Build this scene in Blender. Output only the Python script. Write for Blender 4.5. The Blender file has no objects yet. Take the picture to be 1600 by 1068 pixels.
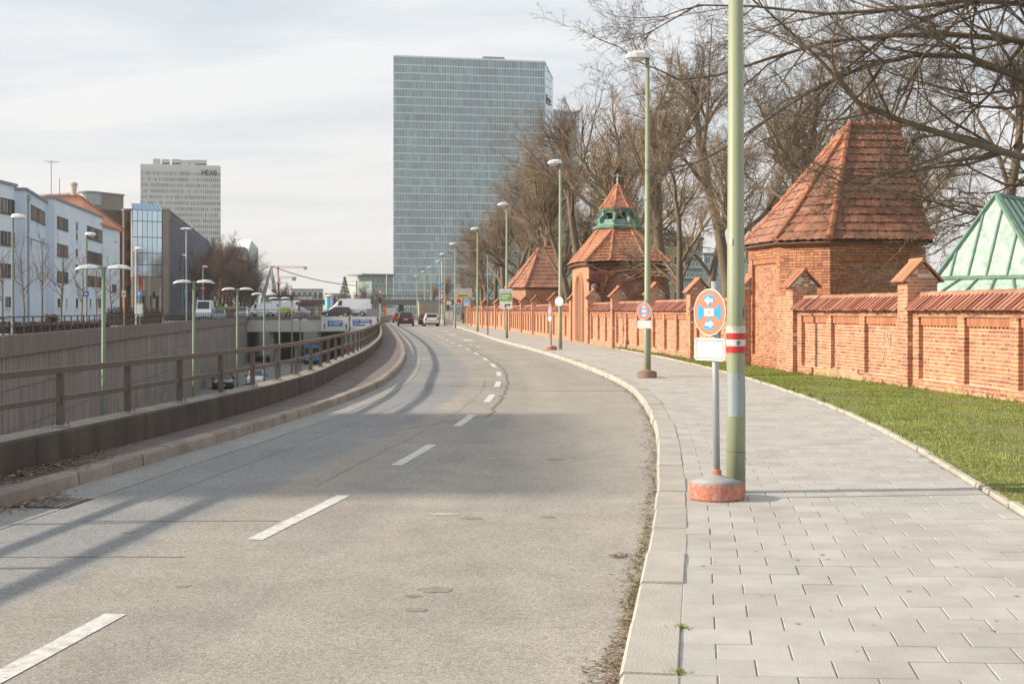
import bpy, math, random
import numpy as np
from mathutils import Vector, Matrix
R = math.radians
S = bpy.context.scene
COL = S.collection
rnd = random.Random(7)

# ------------------------------------------------------------------ camera, sky, sun, exposure
EYE = 1.79                                  # 1.67 m above the pavement
F = 2000.0
cd = bpy.data.cameras.new('camera'); cam = bpy.data.objects.new('camera', cd); COL.objects.link(cam)
cam.location = (0, 0, EYE); cam.rotation_euler = (R(90), 0, 0)
cd.sensor_width = 36; cd.lens = 45; cd.shift_y = -0.0306; cd.clip_start = .1; cd.clip_end = 6000
S.camera = cam
SUN_EL, SUN_DIR = 24.0, (1.0, 0.10)         # light travels towards +x
sun_az = math.degrees(math.atan2(-SUN_DIR[0], -SUN_DIR[1])) % 360
w = bpy.data.worlds.new('World'); S.world = w; w.use_nodes = True
nt = w.node_tree; nt.nodes.clear()
def N(t, typ, **kw):
    n = t.nodes.new(typ)
    for k, v in kw.items(): setattr(n, k, v)
    return n
o = N(nt, 'ShaderNodeOutputWorld'); mix = N(nt, 'ShaderNodeMixShader')
sky = N(nt, 'ShaderNodeTexSky', sky_type='NISHITA', sun_disc=False)
sky.sun_elevation = R(SUN_EL); sky.sun_rotation = R(sun_az); sky.air_density = 1.0; sky.dust_density = 1.5
b1 = N(nt, 'ShaderNodeBackground'); b1.inputs[1].default_value = .10
b2 = N(nt, 'ShaderNodeBackground'); b2.inputs[1].default_value = .64
nt.links.new(sky.outputs[0], b1.inputs[0])
tc = N(nt, 'ShaderNodeTexCoord'); sx = N(nt, 'ShaderNodeSeparateXYZ'); nt.links.new(tc.outputs['Generated'], sx.inputs[0])
# cloud plane projection: direction / (z + .12)
ad = N(nt, 'ShaderNodeMath', operation='ADD'); ad.inputs[1].default_value = .16
mx = N(nt, 'ShaderNodeMath', operation='MAXIMUM'); mx.inputs[1].default_value = 0
nt.links.new(sx.outputs[2], mx.inputs[0]); nt.links.new(mx.outputs[0], ad.inputs[0])
dx = N(nt, 'ShaderNodeMath', operation='DIVIDE'); dy = N(nt, 'ShaderNodeMath', operation='DIVIDE')
nt.links.new(sx.outputs[0], dx.inputs[0]); nt.links.new(ad.outputs[0], dx.inputs[1])
nt.links.new(sx.outputs[1], dy.inputs[0]); nt.links.new(ad.outputs[0], dy.inputs[1])
cb = N(nt, 'ShaderNodeCombineXYZ'); nt.links.new(dx.outputs[0], cb.inputs[0]); nt.links.new(dy.outputs[0], cb.inputs[1])
mp = N(nt, 'ShaderNodeMapping'); mp.inputs['Rotation'].default_value = (0, 0, R(-28)); mp.inputs['Scale'].default_value = (.55, 1.7, 1)
mp.inputs['Location'].default_value = (3.1, 1.7, 0)
nt.links.new(cb.outputs[0], mp.inputs[0])
nz = N(nt, 'ShaderNodeTexNoise'); nz.inputs['Scale'].default_value = 1.1; nz.inputs['Detail'].default_value = 7; nz.inputs['Roughness'].default_value = .56
nz.inputs['Distortion'].default_value = .45
nt.links.new(mp.outputs[0], nz.inputs['Vector'])
rp = N(nt, 'ShaderNodeValToRGB')
rp.color_ramp.elements[0].position = .30; rp.color_ramp.elements[0].color = (.80, .80, .80, 1)
rp.color_ramp.elements[1].position = .60; rp.color_ramp.elements[1].color = (.97, .97, .97, 1)
nt.links.new(nz.outputs[0], rp.inputs[0])
# high cloud: slightly grey-blue thin parts, white dense parts, warmer low down
cr = N(nt, 'ShaderNodeValToRGB')
cr.color_ramp.elements[0].position = .32; cr.color_ramp.elements[0].color = (.66, .735, .81, 1)
cr.color_ramp.elements[1].position = .58; cr.color_ramp.elements[1].color = (.92, .935, .945, 1)
nt.links.new(nz.outputs[0], cr.inputs[0])
hr = N(nt, 'ShaderNodeMapRange'); hr.inputs[1].default_value = .0; hr.inputs[2].default_value = .20
nt.links.new(sx.outputs[2], hr.inputs[0])
hm = N(nt, 'ShaderNodeMix', data_type='RGBA')
nt.links.new(hr.outputs[0], hm.inputs[0]); hm.inputs[6].default_value = (.93, .895, .865, 1); nt.links.new(cr.outputs[0], hm.inputs[7])
nt.links.new(hm.outputs[2], b2.inputs[0])
nt.links.new(rp.outputs[0], mix.inputs[0]); nt.links.new(b1.outputs[0], mix.inputs[1]); nt.links.new(b2.outputs[0], mix.inputs[2])
nt.links.new(mix.outputs[0], o.inputs[0])

sl = bpy.data.lights.new('sun', 'SUN'); so = bpy.data.objects.new('sun', sl); COL.objects.link(so)
sl.energy = 4.6; sl.angle = R(1.0); sl.color = (1, .87, .70)
dv = Vector((SUN_DIR[0], SUN_DIR[1], -math.tan(R(SUN_EL)) * math.hypot(*SUN_DIR)))
so.rotation_euler = dv.to_track_quat('-Z', 'Y').to_euler(); so.location = (-20, 0, 30)
S.view_settings.view_transform = 'Standard'; S.view_settings.look = 'None'
S.view_settings.gamma = 1; S.view_settings.use_curve_mapping = False
S.view_settings.exposure = .65
try:
    S.cycles.use_denoising = True; S.cycles.max_bounces = 5
except Exception: pass

# ------------------------------------------------------------------ helpers
def at(px, py, Y):                          # a point of the place, Y metres ahead
    return Vector(((px - 800) / F * Y, Y, EYE - (py - 485) / F * Y))
def zat(py, Y): return EYE - (py - 485) / F * Y
def hit(px, A, B):                          # where the sight line of column px meets the ground line A-B
    k = (px - 800) / F
    dX, dY = B[0] - A[0], B[1] - A[1]
    t = (k * A[1] - A[0]) / (dX - k * dY)
    return Vector((A[0] + dX * t, A[1] + dY * t, 0))

class Curve:                                # x as a smooth function of y
    def __init__(s, pts):
        s.y = np.array([p[0] for p in pts], float); s.x = np.array([p[1] for p in pts], float)
        d = np.diff(s.x) / np.diff(s.y); m = np.empty(len(s.x)); m[1:-1] = (d[1:] + d[:-1]) / 2; m[0] = d[0]; m[-1] = d[-1]; s.m = m
    def __call__(s, y):
        if y <= s.y[0]: return float(s.x[0] + (y - s.y[0]) * s.m[0])
        if y >= s.y[-1]: return float(s.x[-1] + (y - s.y[-1]) * s.m[-1])
        i = int(np.searchsorted(s.y, y)) - 1; i = max(0, min(i, len(s.y) - 2))
        h = s.y[i + 1] - s.y[i]; t = (y - s.y[i]) / h
        return float((2*t**3 - 3*t**2 + 1) * s.x[i] + (t**3 - 2*t**2 + t) * h * s.m[i] + (-2*t**3 + 3*t**2) * s.x[i+1] + (t**3 - t**2) * h * s.m[i+1])
    def slope(s, y): return (s(y + .2) - s(y - .2)) / .4
    def dirn(s, y):
        v = Vector((s.slope(y), 1, 0)); return v.normalized()
    def walk(s, y0, y1, step):              # points an arc length apart
        out = [y0]; y = y0
        while y < y1:
            y += step / math.hypot(1, s.slope(y)); out.append(y)
        return out

KR = Curve([(5.7,.46),(11.3,1.26),(14.2,1.61),(19.1,2.12),(28.3,2.62),(35.2,2.46),(45.8,1.83),(57.6,.86),(74,-.74),(104,-3.1),(159,-7.95),(222,-12.8)])
KL = Curve([(6,-5.25),(11.5,-4.62),(13.9,-4.36),(18.8,-3.80),(23.9,-3.34),(31.1,-3.11),(44.75,-3.74),(59.7,-5.0),(102,-9.3),(156,-15.0)])
CL = Curve([(6.3,-2.5),(10,-2.01),(12.4,-1.63),(14.8,-1.34),(17,-1.08),(19.8,-.85),(22,-.68),(25,-.50),(30,-.36),(34,-.34),(38.5,-.44),(50,-1.2),(62.8,-2.4),(74,-3.6),(89.5,-5.1),(105,-6.6),(132,-9.2),(170,-12.5)])
PB = Curve([(8,-5.5),(12.6,-5.08),(16.2,-4.72),(21.3,-4.32),(24.3,-4.2),(27.1,-4.17),(32.5,-4.39),(41,-4.77),(54.7,-5.75),(69,-7.0),(100,-10.2),(156,-16.2),(180,-18.8)])
FW = Curve([(-20,-9),(20,-14.6),(45,-18.0),(79,-23.2),(130,-30.2),(183,-37.5),(262,-48)])
EL = Curve([(5,3.25),(10.4,4.16),(19.1,5.25),(25,5.62),(30.4,5.74),(36,5.7),(43.4,5.42),(50,5.0),(57,4.4)])
WALL = [(10.6,11.5),(9.33,20.6),(8.53,27.6),(7.5,34.1),(7.0,38.6),(6.13,43.7),(5.4,50.2),(4.58,57.6),(3.95,65.4),(3.3,70.6),(2.4,78),(1.5,90),(.75,98),(-.16,108.6),(-.6,112.8),(-1.5,118),(-2.9,127),(-4.3,135),(-5.4,150),(-6.3,167)]
FLOOR = -5.4

def tag(ob, label=None, cat=None, group=None, kind=None):
    for k, v in (('label', label), ('category', cat), ('group', group), ('kind', kind)):
        if v: ob[k] = v
    return ob
def empty(name, loc, label, cat, group=None, rz=0):
    e = bpy.data.objects.new(name, None); COL.objects.link(e); e.location = loc; e.rotation_euler = (0, 0, rz)
    e.empty_display_size = .3
    return tag(e, label, cat, group)
def origin(ob):
    v = Vector((0, 0, 0))
    while ob: v += ob.location; ob = ob.parent
    return v
KIDS = {}
def link(ob, parent):
    COL.objects.link(ob)
    if parent: ob.parent = parent; KIDS.setdefault(parent, []).append(ob)
    return ob
def copy_tree(ob, parent=None, label=None):
    c = ob.copy(); link(c, parent)
    if label: c['label'] = label
    for k in KIDS.get(ob, []): copy_tree(k, c)
    return c

class MB:
    def __init__(s): s.v = []; s.f = []; s.uv = None; s.sm = False
    def add(s, vs, fs):
        b = len(s.v); s.v += [tuple(x) for x in vs]; s.f += [tuple(i + b for i in f) for f in fs]; return s
    def frame(s, o, ax, ay, az, a0, a1, b0, b1, c0, c1):      # a box in a local frame
        P = [o + ax * a + ay * b + az * c for c in (c0, c1) for b in (b0, b1) for a in (a0, a1)]
        return s.add(P, [(0,2,3,1),(4,5,7,6),(0,1,5,4),(2,6,7,3),(0,4,6,2),(1,3,7,5)])
    def box(s, x0, x1, y0, y1, z0, z1):
        return s.frame(Vector((0,0,0)), Vector((1,0,0)), Vector((0,1,0)), Vector((0,0,1)), x0, x1, y0, y1, z0, z1)
    def bar(s, p, q, wx, wz, up=Vector((0,0,1))):             # rectangular bar from p to q
        p = Vector(p); q = Vector(q); d = q - p; L = d.length; d /= L
        sd = d.cross(up)
        if sd.length < 1e-4: sd = d.cross(Vector((1,0,0)))
        sd.normalize(); u = sd.cross(d)
        return s.frame(p, d, sd, u, 0, L, -wx/2, wx/2, -wz/2, wz/2)
    def tube(s, pts, rs, n=8, caps=True):
        pts = [Vector(p) for p in pts]
        if not isinstance(rs, (list, tuple)): rs = [rs] * len(pts)
        b = len(s.v); ref = None
        for i, p in enumerate(pts):
            d = (pts[min(i+1, len(pts)-1)] - pts[max(i-1, 0)]).normalized()
            if ref is None:
                ref = d.cross(Vector((0,0,1)))
                if ref.length < .1: ref = d.cross(Vector((1,0,0)))
            ref = (ref - d * ref.dot(d)).normalized(); c = d.cross(ref)
            for k in range(n):
                a = 2*math.pi*k/n; s.v.append(tuple(p + (ref*math.cos(a) + c*math.sin(a)) * rs[i]))
        for i in range(len(pts)-1):
            for k in range(n):
                k2 = (k+1) % n; s.f.append((b+i*n+k, b+i*n+k2, b+(i+1)*n+k2, b+(i+1)*n+k))
        if caps:
            s.f.append(tuple(b + k for k in range(n))[::-1]); e = b + (len(pts)-1)*n; s.f.append(tuple(e + k for k in range(n)))
        return s
    def lathe(s, o, prof, n=16):                              # profile of (r, z) about the vertical through o
        return s.tube([Vector(o) + Vector((0,0,z)) for r, z in prof], [max(r, .0005) for r, z in prof], n)
    def prism(s, poly, d):                                    # poly: coplanar points, thickened by vector d
        n = len(poly); P = [Vector(p) for p in poly]; d = Vector(d)
        return s.add(P + [p + d for p in P], [tuple(range(n))[::-1], tuple(range(n, 2*n))] + [(i, (i+1) % n, (i+1) % n + n, i + n) for i in range(n)])
    def loft(s, rings, caps=True):
        n = len(rings[0]); b = len(s.v)
        for r in rings: s.v += [tuple(p) for p in r]
        for i in range(len(rings)-1):
            for k in range(n):
                k2 = (k+1) % n; s.f.append((b+i*n+k, b+i*n+k2, b+(i+1)*n+k2, b+(i+1)*n+k))
        if caps:
            s.f.append(tuple(b + k for k in range(n))[::-1]); e = b + (len(rings)-1)*n; s.f.append(tuple(e + k for k in range(n)))
        return s
    def quad(s, *p): return s.add(p, [tuple(range(len(p)))])
    def build(s, name, m, parent=None, org=None, kind=None, smooth=False, uv=None, loc=None):
        me = bpy.data.meshes.new(name)
        O = Vector(org) if org is not None else (origin(parent) if parent else Vector((0,0,0)))
        A = np.array(s.v, dtype=np.float64).reshape(-1, 3) - np.array(O)
        me.from_pydata(A.tolist(), [], s.f)
        if smooth: me.polygons.foreach_set('use_smooth', [True] * len(me.polygons))
        if uv:
            l = me.uv_layers.new(name='UVMap'); vi = np.empty(len(me.loops), dtype=np.int32); me.loops.foreach_get('vertex_index', vi)
            l.data.foreach_set('uv', np.array(uv, dtype=np.float32)[vi].ravel())
        me.materials.append(m); me.update()
        ob = bpy.data.objects.new(name, me)
        if parent is None: ob.location = O
        elif loc is not None: ob.location = loc
        link(ob, parent)
        if kind: ob['kind'] = kind
        return ob
def inst(me, name, parent, loc, rot=None, scale=(1,1,1), org=None):
    ob = bpy.data.objects.new(name, me); ob.location = Vector(loc) - (origin(parent) if org is None else org)
    if rot is not None: ob.rotation_euler = rot
    ob.scale = scale; return link(ob, parent)

# ------------------------------------------------------------------ materials
MATS = {}
def M(name, col=(.5,.5,.5), rough=.8, metal=0, var=.12, scale=3., bump=0., bscale=40., rand=0., spec=.5, stain=None, sscale=1., samt=.5, emit=0, stretch=None, alt=None, altf=.3, coat=0):
    if name in MATS: return MATS[name]
    m = bpy.data.materials.new(name); m.use_nodes = True; t = m.node_tree; p = t.nodes['Principled BSDF']; MATS[name] = m
    L = t.links.new
    p.inputs['Roughness'].default_value = rough; p.inputs['Metallic'].default_value = metal
    p.inputs['Specular IOR Level'].default_value = spec
    if coat: p.inputs['Coat Weight'].default_value = coat; p.inputs['Coat Roughness'].default_value = .08
    c = N(t, 'ShaderNodeTexCoord'); mpg = N(t, 'ShaderNodeMapping'); L(c.outputs['Object'], mpg.inputs[0])
    if stretch: mpg.inputs['Scale'].default_value = stretch
    n1 = N(t, 'ShaderNodeTexNoise'); n1.inputs['Scale'].default_value = scale; n1.inputs['Detail'].default_value = 5; L(mpg.outputs[0], n1.inputs['Vector'])
    r1 = N(t, 'ShaderNodeMapRange'); r1.inputs[1].default_value = .3; r1.inputs[2].default_value = .7; r1.inputs[3].default_value = 1 - var; r1.inputs[4].default_value = 1 + var
    L(n1.outputs[0], r1.inputs[0]); fac = r1.outputs[0]; rv = None
    if rand or alt:
        g = N(t, 'ShaderNodeNewGeometry'); oi = N(t, 'ShaderNodeObjectInfo')
        a = N(t, 'ShaderNodeMath', operation='ADD'); L(g.outputs['Random Per Island'], a.inputs[0]); L(oi.outputs['Random'], a.inputs[1])
        fr = N(t, 'ShaderNodeMath', operation='FRACT'); L(a.outputs[0], fr.inputs[0]); rv = fr.outputs[0]
        r2 = N(t, 'ShaderNodeMapRange'); r2.inputs[3].default_value = 1 - rand; r2.inputs[4].default_value = 1 + rand; L(rv, r2.inputs[0])
        mu = N(t, 'ShaderNodeMath', operation='MULTIPLY'); L(fac, mu.inputs[0]); L(r2.outputs[0], mu.inputs[1]); fac = mu.outputs[0]
    v = N(t, 'ShaderNodeVectorMath', operation='SCALE'); v.inputs[0].default_value = col; L(fac, v.inputs['Scale']); out = v.outputs[0]
    if alt:                                 # a share of the pieces has another colour
        s2 = N(t, 'ShaderNodeMath', operation='MULTIPLY'); s2.inputs[1].default_value = 37.7; L(rv, s2.inputs[0])
        f2 = N(t, 'ShaderNodeMath', operation='FRACT'); L(s2.outputs[0], f2.inputs[0])
        gt = N(t, 'ShaderNodeMath', operation='LESS_THAN'); gt.inputs[1].default_value = altf; L(f2.outputs[0], gt.inputs[0])
        v2 = N(t, 'ShaderNodeVectorMath', operation='SCALE'); v2.inputs[0].default_value = alt; L(fac, v2.inputs['Scale'])
        mc = N(t, 'ShaderNodeMix', data_type='RGBA'); L(gt.outputs[0], mc.inputs[0]); L(out, mc.inputs[6]); L(v2.outputs[0], mc.inputs[7]); out = mc.outputs[2]
    if stain:
        n3 = N(t, 'ShaderNodeTexNoise'); n3.inputs['Scale'].default_value = sscale; n3.inputs['Detail'].default_value = 7; n3.inputs['Roughness'].default_value = .65
        L(mpg.outputs[0], n3.inputs['Vector'])
        r3 = N(t, 'ShaderNodeMapRange'); r3.inputs[1].default_value = .46; r3.inputs[2].default_value = .68; r3.inputs[4].default_value = samt; L(n3.outputs[0], r3.inputs[0])
        ms = N(t, 'ShaderNodeMix', data_type='RGBA'); L(r3.outputs[0], ms.inputs[0]); L(out, ms.inputs[6]); ms.inputs[7].default_value = (*stain, 1); out = ms.outputs[2]
    L(out, p.inputs['Base Color'])
    if bump:
        n2 = N(t, 'ShaderNodeTexNoise'); n2.inputs['Scale'].default_value = bscale; n2.inputs['Detail'].default_value = 4; L(c.outputs['Object'], n2.inputs['Vector'])
        bp = N(t, 'ShaderNodeBump'); bp.inputs['Strength'].default_value = bump; bp.inputs['Distance'].default_value = .02; L(n2.outputs[0], bp.inputs['Height']); L(bp.outputs[0], p.inputs['Normal'])
    if emit:
        L(out, p.inputs['Emission Color']); p.inputs['Emission Strength'].default_value = emit
    return m
BRICK = M('brick', (.45,.208,.112), .85, var=.10, scale=2, rand=.20, bump=.25, bscale=60, alt=(.35,.140,.085), altf=.22)
BRICKD = M('shaded_brick', (.36,.145,.10), .9, var=.12, scale=2, rand=.28, bump=.25, bscale=60, alt=(.24,.095,.07), altf=.3)  # brick darkened for the gatehouse's arch face: its shade put into the colour
MORTAR = M('mortar', (.66,.60,.51), .95, var=.12, scale=3, bump=.2)
BRICKAVG = M('brick_far', (.45,.235,.14), .9, var=.10, scale=1.5)
SOLDIER = M('soldier_brick', (.40,.165,.085), .85, var=.1, rand=.15)
PLINTH = M('plinth', (.43,.29,.19), .95, var=.25, scale=3, bump=.6, bscale=14, stain=(.33,.29,.09), sscale=1.6, samt=.8)
TILE = M('roof_tile', (.36,.172,.112), .8, var=.14, scale=2.5, rand=.15, bump=.2, alt=(.31,.145,.10), altf=.3, stain=(.14,.10,.07), sscale=1.6, samt=.35)
TILEO = M('orange_roof_tile', (.44,.19,.105), .75, var=.1, rand=.16, bump=.2, alt=(.38,.16,.09), altf=.3)
COPING = M('coping_tile', (.38,.175,.12), .75, var=.15, scale=1.5, rand=.26, alt=(.24,.085,.06), altf=.35)
VERD = M('verdigris', (.42,.55,.465), .6, var=.12, scale=2, stain=(.17,.26,.205), sscale=1.6, samt=.7, stretch=(5,5,.10))
VERDD = M('verdigris_dark', (.12,.22,.17), .6, var=.3, scale=6)
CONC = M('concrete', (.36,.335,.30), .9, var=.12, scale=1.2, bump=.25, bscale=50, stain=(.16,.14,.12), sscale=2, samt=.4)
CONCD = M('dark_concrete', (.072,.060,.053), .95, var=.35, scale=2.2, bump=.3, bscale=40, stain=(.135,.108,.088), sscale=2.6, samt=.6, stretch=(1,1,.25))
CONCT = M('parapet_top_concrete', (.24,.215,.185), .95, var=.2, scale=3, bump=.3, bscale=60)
WALLC = M('board_marked_concrete', (.262,.24,.226), .95, var=.30, scale=5, stretch=(1,1,.05), rand=.10, stain=(.12,.108,.10), sscale=2.3, samt=.6, bump=.25, bscale=20)
WALLCAP = M('wall_cap_concrete', (.19,.16,.148), .95, var=.25, scale=4, stretch=(1,1,.1), stain=(.07,.06,.055), sscale=2, samt=.6)
KERB = M('kerb_concrete', (.40,.375,.335), .9, var=.1, scale=3, rand=.07, bump=.3, bscale=70, stain=(.25,.23,.19), sscale=2.5, samt=.35)
KERBL = M('old_kerb_concrete', (.285,.245,.208), .95, var=.15, scale=2.5, rand=.12, bump=.4, bscale=50, stain=(.14,.115,.095), sscale=3, samt=.5)
PAVER = M('paver', (.43,.412,.385), .9, var=.08, scale=4, rand=.07, bump=.3, bscale=120, stain=(.27,.255,.235), sscale=1.6, samt=.45)
PAVEJ = M('paver_joint', (.26,.245,.215), 1, var=.3, scale=9)
PAVEF = M('pavement_far', (.395,.37,.34), .95, var=.08, scale=1)
EDGE = M('edging_stone', (.42,.385,.33), .95, var=.15, scale=3, rand=.12, bump=.4, bscale=40, stain=(.2,.2,.12), sscale=2, samt=.4)
GRIT = M('strip_asphalt', (.175,.150,.138), .95, var=.25, scale=3, bump=.5, bscale=90, stain=(.09,.075,.065), sscale=1.5, samt=.6)
SOIL = M('soil', (.15,.17,.045), 1, var=.3, scale=5, bump=.5, bscale=20, stain=(.20,.165,.085), sscale=1.3, samt=.8)
GROUND = M('ground', (.16,.15,.10), 1, var=.2, scale=.3)
LOWROAD = M('lower_road_asphalt', (.17,.17,.175), .9, var=.12, scale=.7)
WHITEP = M('road_paint', (.60,.59,.565), .8, var=.06, scale=12, stain=(.36,.35,.33), sscale=11, samt=.95, bump=.2, bscale=120)
TAR = M('tar', (.15,.14,.13), .8, var=.2, scale=8)
RAIL = M('rail_paint', (.105,.083,.068), .6, var=.12, scale=4, stain=(.08,.055,.042), sscale=5, samt=.4)
STEEL = M('zinc_steel', (.40,.42,.43), .5, .4, var=.12, scale=6)
GPOLE = M('green_pole', (.27,.305,.198), .5, var=.05, scale=3, stain=(.25,.27,.17), sscale=2.5, samt=.35, stretch=(1,1,.3))
POLEG = M('grey_green_pole', (.20,.225,.185), .55, var=.08)
POLEW = M('pale_pole', (.55,.56,.56), .5, var=.06)
LAMPW = M('lamp_housing', (.74,.75,.76), .4, var=.04)
LAMPD = M('lamp_diffuser', (.62,.58,.53), .3, var=.05)
RED = M('sign_red', (.50,.030,.028), .45, var=.05); WHITE = M('sign_white', (.60,.60,.59), .45, var=.03)
FADED = M('faded_sign_red', (.60,.185,.10), .5, var=.06); BLUE = M('sign_blue', (.035,.30,.70), .4, var=.05)
DBLUE = M('board_blue', (.03,.11,.42), .45, var=.05)
GREYPL = M('grey_plate', (.30,.35,.38), .5, .3, var=.04); GREYT = M('print_grey', (.60,.60,.60), .6); BLACK = M('black_print', (.025,.025,.025), .5)
RUSTY = M('worn_red_base', (.40,.135,.085), .8, var=.2, scale=9, stain=(.42,.37,.33), sscale=26, samt=.75); BASEG = M('base_top_grey', (.32,.32,.315), .85, var=.12, scale=8)
BASEB = M('brown_base', (.24,.16,.12), .9, var=.15)
BARK = M('bark', (.165,.122,.088), .95, var=.25, scale=4, bump=.5, bscale=14, stretch=(1,1,.3), stain=(.14,.135,.06), sscale=2, samt=.5)
TWIG = M('twig', (.25,.185,.12), .95, var=.25, scale=.8, rand=.25)
TWIGD = M('dark_twig', (.135,.105,.078), .95, var=.25, scale=.8, rand=.2)
TWIGR = M('red_twig', (.115,.070,.050), .95, var=.3, scale=1, rand=.3)
LEAFD = M('dead_leaf', (.15,.10,.065), .9, var=.2, rand=.45, alt=(.25,.19,.125), altf=.4)
GRASS = M('grass_blade', (.185,.235,.038), .8, var=.25, scale=1.0, rand=.3, alt=(.29,.285,.09), altf=.25)
GLASS = M('window_glass', (.035,.04,.045), .06, var=.15, rand=.5, spec=.6)
CAB = M('brown_window', (.05,.034,.027), .5, var=.2, rand=.4, spec=.25, alt=(.14,.09,.065), altf=.4)
DFRAME = M('dark_frame', (.055,.05,.055), .6); LFRAME = M('light_frame', (.66,.68,.70), .6)
BLUEW = M('pale_blue_render', (.68,.77,.86), .9, var=.04, scale=.3, stain=(.58,.66,.75), sscale=.2, samt=.4, bump=.1)
BLUEW2 = M('blue_render', (.58,.68,.80), .9, var=.04, scale=.3)
ROOFEDGE = M('roof_edge', (.24,.24,.26), .7); GALV = M('galvanised', (.34,.38,.40), .5, .5)
SANDST = M('brown_stone', (.28,.235,.195), .9, var=.12, scale=.6); SANDL = M('pale_stone', (.42,.37,.31), .9, var=.1, scale=.5)
SLATE = M('dark_blue_panel', (.052,.058,.085), .5, var=.2, rand=.35); BRONZE = M('bronze_panel', (.12,.085,.07), .6, var=.15)
MIRR = M('mirror_glass', (.52,.66,.76), .05, .75, var=.04, rand=.08); BLUEG = M('blue_glass_roof', (.20,.38,.55), .2, .4, var=.05, rand=.1)
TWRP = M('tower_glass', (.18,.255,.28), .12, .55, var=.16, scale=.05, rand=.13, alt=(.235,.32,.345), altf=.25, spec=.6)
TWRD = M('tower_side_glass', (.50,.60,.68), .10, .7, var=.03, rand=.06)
TWRF = M('tower_frame', (.72,.76,.76), .5, .2, var=.05)
OFFW = M('office_panel', (.60,.62,.62), .7, var=.05, rand=.04); OFFG = M('office_glass', (.20,.235,.25), .15, var=.1, rand=.55, alt=(.42,.46,.47), altf=.3)
FARB = M('far_stone', (.45,.44,.43), .9, var=.1, scale=.1); FARG = M('far_green_glass', (.20,.27,.25), .3, var=.3, rand=.5)
HEDGE = M('hedge_twig', (.085,.055,.045), 1, var=.3, rand=.4)
TYRE = M('tyre', (.02,.02,.02), .8); RIM = M('rim', (.45,.45,.46), .35, .7); CGLASS = M('car_glass', (.02,.024,.028), .06, spec=.6)
HEADL = M('headlight_glass', (.75,.76,.78), .15); TAILL = M('taillight', (.45,.02,.02), .3)
SEAMG = M('seam_copper', (.15,.25,.20), .6, var=.2)
LANT = M('dark_copper', (.17,.30,.235), .65, var=.3, scale=5, stain=(.05,.09,.07), sscale=4, samt=.7)
def paint(name, col=(.5,.5,.5)): return M('paint_' + name, col, .28, .1, var=.02, coat=.6)

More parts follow.
